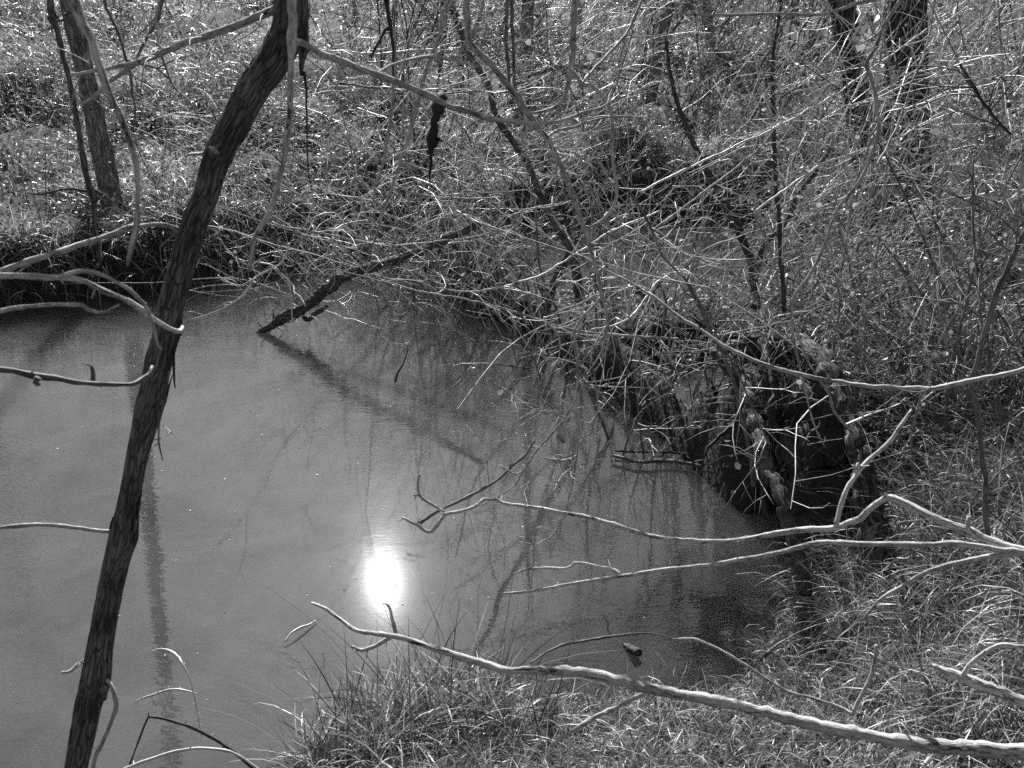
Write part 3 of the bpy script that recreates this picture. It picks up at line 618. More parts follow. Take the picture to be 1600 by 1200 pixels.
hang('hanging_twig', 'slender twig crossing the leftmost slanting branch near the top', [(163, -10, 2.2), (170, 20, 2.2), (186, 57, 2), (195, 85, 2), (202, 108, 2), (206, 140, 1.8), (211, 169, 1.5), (208, 205, 1)], 2.1, 2.1, M['mid'], nt=7, tl=.12, top_to=(160, -520, 2.2), extra=[([(258, -20, 3.5), (253, 5, 3), (243, 35, 2.5), (228, 62, 2.2), (214, 92, 2)], 2.1, 2.05), ([(199, 95, 2), (220, 100, 1.8), (245, 108, 1.5), (270, 130, 1.2)], 2.1, 2.1)])
hang('hanging_twig', 'thin twig dropping from the top and ending against the leaning trunk', [(250, -10, 1.8), (245, 20, 1.8), (243, 40, 1.6), (250, 78, 1.6), (258, 105, 1.6), (270, 132, 1.5), (284, 147, 1.3), (297, 160, 1.3), (310, 182, 1.2), (321, 200, 1), (332, 208, .8)], 2.0, 1.95, M['grey'], nt=8, tl=.12, top_to=(250, -500, 2.15), extra=[([(276, 142, 1), (268, 155, .9), (262, 164, .7)], 2, 2)])
hang('hanging_twig', 'short dark forked stick hanging at the top left of centre', [(600, -20, 4), (603, 0, 4), (608, 30, 3.8), (613, 60, 3.2), (615, 85, 2.4), (614, 120, 2)], 2.2, 2.2, M['dark'], nt=0, top_to=(600, -530, 2.4), extra=[([(610, 42, 3), (601, 48, 2.2), (592, 66, 1.8), (580, 90, 1.2)], 2.2, 2.2)])
# withered dark leaf strip hanging from the long pale branch
dl = thing('withered_leaf', P(680, 152, 1.66), 'black withered leaf strip hanging from the long pale branch', 'dead leaf')
o = part('leaf_blade', tr([(680, 150, 7), (684, 155, 12), (686, 165, 12), (681, 185, 8.5), (679, 200, 7.5), (673, 212, 8), (675, 222, 10), (673, 232, 6.5), (674, 245, 4), (673, 260, 3), (671, 275, 2), (672, 287, 1)], 1.64, 1.64, .004, .002), M['black'], dl, 12, .5, seed=2)
part('leaf_fold', tr([(678, 150, 4), (690, 150, 6), (697, 156, 4)], 1.64, 1.64, .004, .002), M['black'], dl, 8, .5)
part('leaf_fold', tr([(678, 216, 5), (686, 218, 3), (691, 221, 1)], 1.64, 1.63, .004, .001), M['black'], dl, 8, .4)

# branches reaching in from the left
hang('bare_branch', 'pale blurred forked branch reaching in from the left edge over the pool', [(-260, 520, 6), (-120, 455, 5), (-40, 432, 5), (0, 430, 5), (40, 430, 5), (78, 433, 5), (111, 435, 4.2), (135, 441, 4.2), (152, 450, 4.2), (180, 461, 4.2), (202, 471, 4.2), (222, 485, 4), (236, 496, 3.8), (255, 508, 3.6), (272, 517, 3.6), (281, 518, 3.4), (285, 510, 2)], 1.25, 1.45, M['pale'], nt=4, tl=.015, extra=[
    ([(92, 434, 3.5), (110, 427, 3.5), (132, 424, 3.5), (150, 427, 3.2), (169, 435, 3.2), (188, 445, 3), (202, 454, 3), (216, 468, 3), (226, 478, 2.8), (232, 492, 2.6), (238, 508, 2.4), (243, 525, 2.2), (247, 540, 1.8), (251, 546, 1.4)], 1.28, 1.4)], jit=.004)
hang('bare_branch', 'thin pale blurred branch at the left edge just above the waterline', [(-250, 560, 5), (-100, 505, 4), (0, 486, 3.6), (25, 481, 3.4), (51, 478, 3.4), (90, 476, 3.2), (128, 477, 3), (138, 484, 3), (152, 488, 2.6), (168, 486, 2.6), (177, 480, 2.2), (186, 476, 1.6)], 1.25, 1.3, M['pale'], nt=0, jit=.003)
hang('bare_branch', 'knobbly dark branch with pale upper side at the left edge over open water', [(-250, 600, 8), (-100, 576, 7), (0, 577, 6), (30, 581, 6), (57, 587, 6), (85, 590, 5), (111, 596, 5), (130, 598, 4.4), (152, 600, 4.2), (180, 601, 4), (202, 601, 4), (215, 597, 4), (224, 591, 4), (234, 584, 3.6), (238, 572, 3)], 1.3, 1.45, M['mid'], nt=0, extra=[([(145, 597, 3.5), (145, 585, 3), (144, 573, 3)], 1.4, 1.4), ([(60, 590, 5), (55, 597, 4), (62, 602, 2)], 1.33, 1.33)], jit=.004)

# branches reaching in from the right
D1 = 1.75
hang('bare_branch', 'forked pale lichened branch reaching in from the right edge to mid pool', [(2000, 960, 14), (1800, 905, 12), (1660, 872, 11), (1600, 862, 10), (1566, 852, 9), (1540, 842, 8), (1516, 830, 8), (1490, 820, 8), (1465, 810, 7.5), (1447, 802, 7), (1431, 796, 7), (1410, 786, 7), (1397, 781, 7), (1384, 779, 6.5), (1370, 788, 6), (1357, 798, 6), (1345, 810, 6), (1330, 815, 6), (1312, 822, 6), (1296, 827, 6), (1260, 828, 5.2), (1230, 832, 5), (1195, 837, 4.8), (1160, 843, 4.6), (1127, 847, 4.4), (1095, 846, 4.2), (1060, 843, 4), (1030, 839, 4), (1002, 833, 4), (970, 823, 4), (935, 812, 4), (910, 806, 3.6), (884, 802, 3.6), (860, 797, 3.6), (834, 793, 3.5), (812, 790, 3.4), (793, 788, 3.2), (775, 782, 3), (756, 780, 3)], D1, 2.3, M['pale'], nt=5, tl=.03, extra=[
    ([(1625, 866, 8), (1560, 858, 6), (1492, 849, 5.5), (1450, 851, 5), (1414, 851, 5), (1360, 850, 5), (1303, 847, 5), (1275, 849, 5), (1246, 856, 4.6), (1200, 867, 4.2), (1144, 877, 4), (1100, 884, 3.8), (1060, 888, 3.6), (1020, 893, 3.4), (992, 898, 3.4), (960, 901, 3.2), (928, 905, 3), (900, 910, 2.8), (867, 916, 2.8), (834, 923, 2.6), (810, 926, 2.4), (787, 927, 1.8)], D1, 2.1),
    ([(969, 899, 2.6), (962, 892, 2.6), (948, 888, 2.6), (925, 883, 2.4), (897, 879, 2.2), (893, 884, 2.2), (880, 888, 2.2), (860, 887, 2.2), (844, 887, 2), (824, 889, 1.8), (812, 893, 1.5), (802, 897, 1.2)], 2.03, 2.1),
    ([(1618, 863, 5), (1560, 867, 4.5), (1525, 873, 4), (1492, 881, 4), (1465, 888, 4), (1438, 898, 3.8), (1410, 915, 3.6), (1381, 932, 3.2), (1365, 946, 2.8), (1352, 965, 1.8)], D1, 1.9),
    ([(1306, 824, 5), (1312, 798, 4.5), (1323, 764, 4.2), (1338, 740, 4.2), (1357, 717, 4), (1378, 700, 3.8), (1397, 680, 3.6), (1410, 660, 3.2), (1424, 640, 2.4)], 1.95, 2.0), ([(1337, 741, 3.5), (1338, 730, 3.2), (1341, 723, 2.8)], 1.97, 1.97),
    ([(1516, 832, 5), (1512, 820, 4), (1514, 806, 3.5)], 1.83, 1.83)], jit=.006)
hang('forked_twig', 'pale forked twig tip with a dark stick above the middle of the pool', [(756, 780, 2.6), (742, 792, 2.4), (720, 799, 2.4), (700, 802, 2.6), (692, 808, 2.6), (682, 822, 2.6), (674, 830, 2.6), (664, 829, 2.6), (650, 820, 2.4), (638, 814, 2), (628, 808, 1.5)], 2.3, 2.3, M['pale'], nt=3, tl=.03, extra=[
    ([(656, 818, 3.4), (668, 808, 3.4), (689, 796, 3.2), (722, 781, 3), (752, 765, 2.8), (772, 754, 2.6), (786, 743, 2.6), (797, 731, 2.6), (812, 718, 2.4), (824, 706, 2.2), (835, 688, 1.4)], 2.3, 2.4, M['mid']),
    ([(694, 799, 2.4), (684, 794, 2.2), (668, 784, 2.2), (656, 775, 2.2), (653, 762, 2), (655, 742, 1.6)], 2.3, 2.3), ([(656, 774, 1.6), (645, 774, 1.2)], 2.3, 2.3), ([(781, 727, 1.4), (795, 735, 1.4), (806, 741, 1.3), (815, 736, 1.2)], 2.35, 2.35)], jit=.004)
hang('fallen_branch', 'long thick lichened branch slanting across the bottom right corner', [(2050, 1290, 20), (1800, 1215, 17), (1660, 1182, 15), (1600, 1176, 14.5), (1540, 1172, 14), (1482, 1168, 13), (1420, 1160, 12.5), (1364, 1150, 12), (1310, 1140, 11.5), (1263, 1130, 11.5), (1210, 1116, 11), (1161, 1104, 10.5), (1110, 1094, 10), (1060, 1085, 10), (1016, 1076, 9.5), (975, 1066, 9), (935, 1056, 9.5), (905, 1050, 9.5), (884, 1047, 8.5), (860, 1048, 9), (834, 1046, 7.5), (793, 1047, 7), (766, 1040, 7), (719, 1026, 6.5), (690, 1017, 6), (665, 1008, 5.5), (640, 1000, 5), (614, 993, 4.8), (590, 990, 4.2), (564, 987, 4), (550, 981, 4), (538, 972, 3.6), (522, 961, 3.4), (508, 950, 3), (496, 945, 2.5), (487, 942, 2)], 1.7, 2.15, M['pale'], nt=10, tl=.02, extra=[
    ([(616, 993, 3.5), (602, 1000, 3.2), (588, 1008, 3.2), (570, 1015, 3), (560, 1015, 2.8), (550, 1009, 1.8)], 2.1, 2.1), ([(619, 992, 3), (616, 978, 2.8), (612, 966, 2.6), (609, 952, 2.4), (604, 943, 2)], 2.1, 2.1),
    ([(1016, 1080, 5), (990, 1092, 4.4), (960, 1107, 4.2), (935, 1118, 4), (915, 1129, 4.4), (894, 1142, 3.8), (875, 1155, 3.4), (860, 1166, 2.4)], 1.93, 1.9)], jit=.005, sides=16)
hang('broken_branch', 'thick broken branch with a side shoot at the lower right edge', [(1900, 1230, 16), (1700, 1140, 13), (1600, 1097, 12), (1565, 1083, 11), (1532, 1069, 10.5), (1505, 1060, 10), (1485, 1051, 9), (1472, 1046, 6), (1452, 1038, 3)], 1.8, 1.9, M['pale'], nt=2, tl=.03, extra=[([(1505, 1056, 4), (1513, 1042, 4), (1526, 1029, 3.8), (1545, 1015, 3.6), (1566, 1007, 3.4), (1585, 1009, 3.4), (1620, 1016, 3.2), (1680, 1025, 3)], 1.86, 1.8)], sides=16, jit=.004)
hang('bent_stalk', 'thin pale stalk bending over the muddy shallows then turning up', [(1052, 999, 1.8), (1070, 998, 2), (1090, 1000, 2), (1118, 1012, 2), (1144, 1026, 2), (1185, 1053, 2.2), (1229, 1079, 2.2), (1262, 1089, 2.2), (1296, 1100, 2.4), (1318, 1108, 2.6), (1331, 1115, 2.8), (1340, 1098, 3), (1352, 1076, 3), (1362, 1055, 3), (1368, 1030, 2.8), (1369, 1008, 2.2)], 2.2, 2.1, M['pale'], nt=3, tl=.05, jit=.004)
hang('arching_branch', 'long smooth arching branch sagging across the right side of the picture', [(1900, 480, 6), (1750, 535, 5.4), (1660, 562, 5), (1600, 577, 4.8), (1555, 588, 4.6), (1509, 596, 4.6), (1470, 604, 4.4), (1431, 607, 4.4), (1364, 604, 4.2), (1310, 597, 4), (1246, 585, 3.8), (1200, 571, 3.6), (1161, 555, 3.4), (1125, 536, 3.2), (1094, 515, 3), (1060, 494, 2.8), (1030, 470, 2.6), (1003, 452, 2.4), (975, 436, 2), (940, 418, 1.8), (900, 395, 1.4)], 2.2, 3.0, M['grey'], nt=6, tl=.14, trr=.0016, jit=.01)

# drooping branches over the pool, from an overhead limb
hang('drooping_branch', 'long grey branch slanting down from the top to droop over the pool', [(729, -10, 6.5), (731, 30, 6.5), (733, 62, 6.5), (748, 82, 6), (766, 99, 6), (784, 121, 6), (800, 142, 6), (812, 158, 5.8), (824, 176, 5.6), (840, 197, 5.4), (854, 216, 5.2), (867, 237, 5), (878, 260, 5), (890, 290, 4.8), (901, 321, 4.6), (911, 352, 4.4), (921, 381, 4), (926, 402, 3.6), (935, 436, 3.4), (942, 468, 3), (948, 490, 2.4), (950, 510, 2.2), (945, 530, 2), (940, 548, 2), (930, 565, 2), (921, 577, 2), (911, 600, 2), (901, 622, 2), (886, 648, 1.9), (871, 670, 1.8), (855, 688, 1.8), (840, 704, 1.7), (829, 718, 1.6), (817, 736, 1.6), (807, 755, 1.5), (795, 765, 1.3), (783, 774, 1.2), (762, 784, 1), (752, 792, .8)], 2.7, 2.6, M['grey'], nt=24, tl=.2, trr=.002, top_to=(760, -490, 2.8), sub=2, up=-.1, lf=10, extra=[
    ([(760, -40, 3), (752, 10, 3), (744, 35, 3), (739, 61, 3)], 2.72, 2.7),
    ([(939, 464, 2), (925, 480, 2), (910, 494, 2), (900, 508, 2), (895, 518, 1.9), (899, 535, 1.8), (901, 549, 1.8), (902, 590, 1.6), (901, 636, 1.6), (902, 680, 1.5), (901, 715, 1.4), (898, 740, 1.4), (895, 760, 1.3), (889, 780, 1.2), (882, 800, 1.2), (877, 812, 1.1), (868, 830, 1.1), (858, 841, 1), (848, 845, 1), (835, 852, .9), (826, 842, .8), (807, 838, .7)], 2.6, 2.4),
    ([(900, 712, 1.4), (890, 717, 1.6), (878, 720, 1.8), (865, 718, 1.4), (850, 716, 1)], 2.5, 2.5), ([(919, 578, 1.4), (905, 572, 1.4), (890, 566, 1.3), (870, 561, 1.2), (852, 559, 1), (848, 552, .8)], 2.6, 2.6),
    ([(940, 462, 1.6), (930, 462, 1.6), (905, 475, 1.5), (880, 484, 1.5), (866, 492, 1.4), (858, 505, 1.2), (868, 518, 1.1), (874, 530, 1.1), (874, 552, 1), (873, 570, .8)], 2.62, 2.7),
    ([(854, 216, 2.5), (870, 205, 2.2), (895, 198, 2), (925, 188, 1.8), (960, 182, 1.5), (1010, 184, 1.2), (1050, 195, .9)], 2.7, 2.9),
    ([(883, 652, 1), (875, 648, 1), (865, 643, .9), (852, 641, .8), (838, 639, .7)], 2.6, 2.6), ([(925, 605, .9), (935, 612, .9), (944, 622, 1), (935, 642, 1.2), (930, 655, 1.1), (922, 679, 1), (908, 680, .8)], 2.6, 2.6)], jit=.010)
hang('drooping_branch', 'straight slender branch slanting down left of the hooked central branch', [(708, -20, 5), (705, 0, 4.8), (697, 24, 4.6), (689, 47, 4.4), (680, 75, 4.2), (668, 106, 4), (658, 136, 4), (650, 168, 3.8), (641, 202, 3.6), (631, 238, 3.4), (621, 270, 3.2), (609, 302, 3), (597, 330, 2.6), (592, 355, 2), (584, 378, 1.6), (575, 395, 1)], 3.0, 3.4, M['grey'], nt=16, tl=.25, trr=.002, top_to=(640, -530, 2.45), sub=2, up=-.1, lf=5, extra=[([(690, 45, 3), (690, 20, 2.5), (700, 0, 2.5), (712, -30, 2.5)], 3, 3), ([(628, 250, 2), (650, 262, 1.8), (680, 267, 1.6), (715, 262, 1.2)], 3.2, 3.2), ([(616, 285, 1.8), (640, 300, 1.6), (690, 308, 1.4), (740, 310, 1.2), (785, 308, 1)], 3.3, 3.4)])
hang('drooping_branch', 'faint pale branch hanging beside the short forked stick', [(618, 90, 2.4), (615, 130, 3), (614, 155, 3), (610, 190, 3), (602, 236, 2.8), (596, 262, 2.6), (587, 287, 2.4), (585, 305, 2), (586, 326, 1.4)], 2.6, 3.3, M['pale'], nt=12, tl=.2, trr=.0018, top_to=(610, -520, 2.4), sub=2)
hang('crooked_sapling', 'dark crooked sapling leaning behind the drooping central branches', [(690, -80, 6), (700, 0, 6.4), (709, 17, 6.4), (720, 50, 6.2), (732, 81, 6), (748, 108, 6), (760, 128, 6), (768, 150, 5.8), (773, 176, 5.8), (786, 200, 6), (800, 219, 6.2), (812, 236, 6.2), (824, 254, 6.2), (833, 275, 6.4), (842, 300, 6.6), (858, 330, 6.8), (872, 358, 7), (888, 385, 7), (900, 420, 8), (905, 470, 9)], 5.2, 6.3, M['trunk'], cat='small tree', nt=14, tl=.6, trr=.004, sub=3, tw_mat=M['mid'])
hang('drooping_branch', 'grey branch dropping from the top that divides into two hooked ends', [(899, -20, 6), (898, 0, 6), (897, 40, 6), (895, 75, 5.8), (892, 105, 5.6), (889, 125, 4.4), (886, 142, 4.2), (878, 158, 4), (867, 168, 3.6), (850, 174, 3), (832, 177, 2)], 2.5, 2.6, M['grey'], nt=12, tl=.2, trr=.0016, top_to=(880, -490, 3.0), sub=2, lf=6, extra=[
    ([(892, 108, 4.4), (902, 122, 4), (911, 131, 3.8), (922, 132, 3.6), (935, 142, 3.4), (946, 158, 3.2), (955, 175, 3.2), (958, 200, 3), (957, 225, 3), (959, 253, 3), (963, 280, 3), (963, 305, 2.8), (957, 325, 2.6), (946, 340, 2.4), (934, 349, 2.2), (921, 355, 1.6)], 2.5, 2.5), ([(905, 135, 3), (925, 112, 2.6), (955, 80, 2.4), (985, 42, 2.2), (1010, -20, 2)], 2.5, 2.7)], jit=.006)
hang('drooping_branch', 'pair of parallel dark shoots hanging at the top centre', [(793, -20, 3.6), (792, 30, 3.4), (790, 67, 3.2), (793, 100, 3), (796, 130, 2.6)], 2.8, 2.9, M['mid'], nt=8, tl=.2, top_to=(780, -490, 2.8), sub=2, extra=[([(802, -40, 3.6), (800, 0, 3.4), (801, 60, 3.2), (803, 118, 3), (810, 160, 2.8), (820, 196, 2)], 2.8, 2.9)])
hang('hanging_vine', 'long wavy vine hanging from the top right down to the hollow stump', [(1420, -30, 3.4), (1406, 3, 3.4), (1392, 25, 3.4), (1377, 47, 3.4), (1368, 75, 3.2), (1355, 98, 3.6), (1361, 120, 3.4), (1367, 145, 3.2), (1371, 172, 3), (1374, 202, 3), (1366, 233, 3), (1354, 263, 3), (1334, 295, 2.8), (1310, 324, 2.8), (1296, 358, 2.6), (1285, 388, 2.6), (1268, 425, 2.6), (1250, 448, 2.4), (1240, 467, 2.4), (1237, 490, 2.4), (1238, 515, 2.3), (1241, 535, 2.2), (1247, 562, 2.2), (1253, 590, 2), (1261, 620, 2), (1267, 648, 1.8), (1277, 675, 1.6), (1289, 699, 1)], 2.4, 2.9, M['grey'], cat='vine', nt=16, tl=.1, trr=.0013, top_to=(1400, -600, 3.0), sub=1, lf=14, extra=[([(1377, 47, 2), (1365, 58, 2), (1350, 66, 1.6), (1340, 70, 1.2)], 2.45, 2.45), ([(1355, 98, 2), (1345, 100, 1.8), (1330, 106, 1.4), (1322, 112, 1)], 2.5, 2.5)], jit=.008)
hang('drooping_branch', 'nearly level pale twig crossing in front of the dark trunks at the top right', [(1500, -60, 3), (1420, -22, 2.8), (1364, 0, 2.6), (1340, 6, 2.6), (1320, 13, 2.4), (1298, 20, 2.4), (1276, 23, 2.4), (1230, 21, 2.2), (1180, 22, 2), (1120, 23, 1.8), (1060, 22, 1.2)], 2.3, 2.3, M['grey'], nt=8, tl=.1, sub=1, lf=3)

# small trees among the shrubs behind the right shore
for (lab, pts, da, db, mt, ex) in [
    ('dark slanting stem forking low in the thicket right of centre', [(1040, 60, 3), (1048, 120, 3.6), (1060, 165, 4.4), (1075, 205, 5), (1090, 238, 5.4), (1108, 272, 5.8), (1127, 306, 6), (1145, 345, 6.4), (1160, 375, 6.8), (1170, 400, 7), (1178, 440, 7.5), (1182, 480, 8)], 5.6, 5.9, 'dark', [([(1098, 245, 3), (1112, 270, 3.6), (1135, 315, 4), (1155, 350, 4.4), (1166, 385, 5)], 5.5, 5.8)]),
    ('upright dark sapling standing right of the slanting forked stem', [(1222, -30, 3), (1219, 17, 3), (1210, 70, 3.2), (1207, 118, 3.4), (1208, 160, 3.6), (1208, 202, 3.6), (1211, 250, 3.8), (1213, 304, 4), (1217, 350, 4.2), (1220, 400, 4.4), (1224, 450, 4.6), (1226, 495, 5)], 4.8, 5.0, 'dark', []),
    ('leaning dark sapling whose foot crosses the upright one', [(1300, 225, 3), (1275, 268, 3.4), (1248, 304, 4), (1235, 335, 4.4), (1215, 362, 4.8), (1195, 382, 5), (1185, 410, 5.4), (1178, 450, 5.6)], 5.4, 5.6, 'dark', []),
    ('thick dark crooked stem rooted at the creek edge', [(930, 330, 4), (905, 370, 6), (885, 402, 7.5), (872, 430, 8), (860, 455, 8.5), (850, 480, 9.5)], 6.6, 6.7, 'dark', [([(885, 402, 4), (888, 360, 3.4), (880, 320, 3), (885, 270, 2.4)], 6.6, 6.8)]),
    ('pale ribbed stem standing at the right edge of the picture', [(1640, 300, 4), (1600, 365, 5), (1580, 410, 5.4), (1562, 450, 5.6), (1548, 490, 5.6), (1535, 530, 4.6), (1520, 590, 4.4), (1527, 640, 4.6), (1535, 700, 4.6), (1540, 780, 5), (1545, 850, 5)], 2.9, 3.1, 'mid', [([(1535, 530, 3), (1530, 480, 2.8), (1526, 420, 2.6), (1520, 340, 2.2), (1522, 240, 2)], 3, 3.3)]),
    ('dark stem slanting from the upper right corner', [(1500, 100, 2), (1545, 170, 2), (1580, 210, 2)], 3, 3, 'dark', []),
    ('slender stem in front of the root mass beside the hollow stump', [(1068, 430, 2.4), (1090, 475, 2.8), (1112, 520, 3.2), (1133, 560, 3.6), (1148, 600, 3.8), (1157, 640, 4.2), (1166, 680, 4.4), (1175, 720, 4.6), (1178, 760, 5)], 4.4, 4.2, 'mid', [])]:
    hang('sapling', lab, pts[::-1], db, da, M[mt], cat='sapling', nt=16, tl=.35, trr=.003, sub=3, extra=ex, tw_mat=M['mid'], up=.3, sides=9, jit=.02, lf=8)

# ------------------------------------------------------------------ log leaning out of the water
lg = thing('leaning_log', G(405, 519), 'rough broken log leaning out of the pool below the far bank', 'log')
e0 = G(403, 522); dl0 = (H-0)/(SP+(519-600)/F*CP)
lp = tr([(x_, y_, r_, dl0+.15-o_) for x_, y_, r_, o_ in [(388, 535, 4, .12), (406, 519, 6, .15), (425, 508, 8, .19), (445, 495, 9.5, .23), (468, 484, 10.5, .27), (490, 470, 10.5, .32), (510, 452, 10, .36), (530, 436, 10, .41), (556, 424, 9.5, .46), (600, 413, 9, .54), (650, 395, 8, .63), (700, 372, 7, .72), (750, 350, 6, .8)]], 6, None, .02, .02)
part('trunk', lp, M['trunk'], lg, 30, .4, seed=5)
part('broken_stub', tr([(474, 495, 5, dl0-.1), (482, 500, 5, dl0-.15), (490, 492, 5, dl0-.18), (502, 484, 4, dl0-.2), (511, 478, 3, dl0-.22)], 6, None, .02, .01), M['trunk'], lg, 8, .4)
T = Tubes(); sprout(T, lp, 40, .10, .006, .05, .6, -.5, .2, 0, .5, 5); T.build('bark_shreds', M['rot'], lg, 4)['kind'] = 'stuff'
T = Tubes(); sprout(T, lp, 26, .7, .004, .3, 1, .1, .6, 3, .6, 7); twigs_out(T, M['twig'], lg, 3)
# twigs standing in / trailing into the pool
hang('standing_twig', 'lone thin dark twig standing up out of the middle of the pool', [(617, 598, 1.6), (622, 582, 1.4), (630, 568, 1.2), (636, 552, 1), (637, 537, .7)], 5.0, 5.1, M['dark'], cat='twig', nt=0)
hang('trailing_twig', 'curved pale twig dipping to the water left of the log', [(452, 380, 1.6), (446, 398, 1.6), (438, 412, 1.5), (420, 422, 1.4), (398, 434, 1.4), (390, 448, 1.4), (378, 462, 1.3), (352, 480, 1.2), (325, 492, 1.1), (300, 499, .9)], 4.6, 4.7, M['twig'], cat='twig', nt=10, tl=.12, extra=[([(400, 434, 1.1), (375, 446, 1), (352, 438, .9), (340, 430, .8)], 4.6, 4.6), ([(404, 410, 1), (425, 415, 1.2), (440, 428, 1.2), (452, 442, 1.2), (455, 470, 1.1), (457, 500, .8)], 4.6, 4.6)])
# sticks caught at the right shore
for i, (lab, pts, m) in enumerate([('dark sticks caught at the right shore, upper one', [(960, 704), (985, 706), (1020, 706), (1060, 708), (1110, 714)], 'dark'), ('pale broken stick lying in the water at the right shore', [(958, 712), (975, 716), (1000, 722), (1040, 720), (1075, 724), (1130, 738)], 'mid')]):
    p = smooth_path([np.append(G(x, y, .03), .006+.003*(i == 1)) for x, y in pts], .03); tt = thing('drift_stick', p[0][:3], lab, 'stick')
    part('stem', p, M[m], tt, 8, .4); T = Tubes(); sprout(T, p, 12, .16, .003, .1, 1, .4, .2, 1, .5, 5); twigs_out(T, M['mid'], tt)
sk = thing('sunken_log', G(990, 1022), 'short sawn end of a log poking out of the muddy shallows', 'log')
p = smooth_path([np.append(G(958, 1000, -.06), .012), np.append(G(975, 1008, -.01), .014), np.append(G(998, 1020, .03), .016)], .01); part('stem', p, M['rot'], sk, 16, .3)
hang('reed_stalk', 'thin dark stalk arching low over the muddy shallows', [(828, 1036, 1.4), (850, 1022, 1.4), (885, 1006, 2), (920, 1000, 2.2), (955, 995, 2), (985, 991, 1.6), (1020, 990, 1.2), (1050, 998, .9)], 2.6, 2.9, M['mid'], cat='stalk', nt=0, extra=[([(957, 995, 1.2), (950, 983, 1), (952, 975, .9), (945, 965, .9), (944, 958, .8)], 2.8, 2.8)])
hang('reed_stalk', 'bent dark stalk with an angular knee in the bottom left of the pool', [(195, 1215, 1.4), (212, 1170, 1.4), (228, 1128, 1.6), (236, 1121, 1.8), (262, 1125, 2), (300, 1137, 2.4), (335, 1155, 2.4), (365, 1175, 2.2), (400, 1205, 2)], 2.1, 2.1, M['dark'], cat='stalk', nt=0, jit=.002)
hang('reed_stalk', 'pale arching blade over the water along the bottom edge at the left', [(190, 1203, 2), (230, 1188, 2.2), (270, 1175, 2.2), (310, 1169, 2), (350, 1172, 2), (375, 1182, 2), (415, 1210, 2)], 2.0, 2.0, M['twig'], cat='stalk', nt=0, jit=.002)
hang('seed_stalk', 'dry seed head bent over the water near the sunny patch at lower left', [(315, 1150, .8), (308, 1110, .9), (298, 1070, 1), (285, 1038, 1.4), (280, 1030, 2.6), (272, 1021, 2.6), (264, 1016, 2), (250, 1014, 1.2), (234, 1018, .8)], 2.6, 2.7, M['twig'], cat='stalk', nt=8, tl=.015)
hang('seed_stalk', 'lower dry seed stalk lying just above the water at lower left', [(310, 1085, .8), (285, 1078, 1.4), (265, 1078, 1.8), (245, 1084, 1.8), (228, 1090, 1.6), (210, 1097, 1)], 2.8, 2.8, M['twig'], cat='stalk', nt=6, tl=.012)
hang('grass_blade', 'narrow pale grass blade lying on the water left of the sun glint', [(444, 1003, 1), (455, 990, 1.4), (468, 981, 1.6), (482, 976, 1.4), (493, 970, 1)], 3.93, 4.06, M['twig'], cat='grass blade', nt=0)

# ------------------------------------------------------------------ hollow stump at the shore
sp = gp(1280, 760, .3); st = thing('hollow_stump', sp, 'old hollow stump with bark-covered roots around a black cavity at the right shore', 'stump')
part('root', tr([(1235, 530, 16, 4.5), (1258, 545, 19, 4.4), (1284, 566, 20, 4.25), (1306, 600, 18, 4.12), (1326, 645, 17, 4.0), (1342, 700, 18, 3.92), (1350, 760, 20, 3.85), (1362, 830, 26, 3.8), (1375, 900, 30, 3.8)], 4, None, .02, .05), M['rot'], st, 44, .28, 'pale curved root buttress', seed=3)
part('root', tr([(1135, 560, 9, 4.7), (1152, 585, 12, 4.55), (1166, 620, 13, 4.4), (1182, 670, 14, 4.25), (1200, 725, 14, 4.12), (1222, 780, 14, 4.0), (1240, 830, 13, 3.95), (1252, 880, 13, 3.9), (1258, 930, 12, 3.85)], 4, None, .02, .05), M['trunk'], st, 44, .22, seed=4)
part('root', tr([(1205, 560, 6, 4.4), (1206, 640, 5, 4.3), (1200, 690, 5, 4.25), (1192, 740, 5, 4.2), (1196, 800, 5, 4.1)], 4, None, .02, .08), M['dark'], st, 14, .4, seed=6)
for k in range(4):
    x0, y0 = rng.uniform(1120, 1290), rng.uniform(520, 560); part('root', tr([(x0, y0, 9, 4.65), (x0+rng.uniform(-15, 15), y0+40, 7, 4.5), (x0+rng.uniform(-30, 30), y0+110, 5, 4.4), (x0+rng.uniform(-40, 40), y0+190, 3, 4.3)], 4, None, .02, .1), M['dark'], st, 40, .2, seed=20+k)
part('root_crown', tr([(1110, 555, 8, 4.85), (1150, 548, 20, 4.8), (1195, 540, 26, 4.75), (1240, 552, 22, 4.7), (1285, 580, 12, 4.6)], 4.5, None, .02, .08), M['dark'], st, 44, .6, seed=7)
part('cavity_wall', tr([(1235, 570, 20, 4.9), (1262, 620, 48, 4.8), (1272, 700, 56, 4.7), (1280, 780, 56, 4.6), (1290, 860, 50, 4.5)], 4.5, None, .05, .05), M['dark'], st, 40, .5, seed=8)
T = Tubes()
for _ in range(60):
    q = P(rng.uniform(1110, 1300), rng.uniform(500, 560), rng.uniform(4.4, 4.8)); T.add(twig(q, (rng.normal(0, .6), -.6, rng.uniform(-1, .3)), rng.uniform(.1, .4), .004, 7, .8, .8))
T.build('rootlets', M['mid'], st, 4)['kind'] = 'stuff'

# leaves and dry tangle lying over the root mass
q = np.column_stack([rng.normal(1180, 110, 900), rng.normal(510, 30, 900), rng.uniform(4.4, 5.6, 900)])
pts = np.array([P(*r_) for r_ in q]); gz = ground(pts[:, :2]); pts[:, 2] = gz+rng.uniform(0, .10, len(pts))
pts = pts[pts[:, 2] > .25]
o = leaves('crown_leaves', pts, .024, M['leaf'], None, .2); tag(o, 'leaves heaped over the top of the hollow stump', None, None, 'stuff')

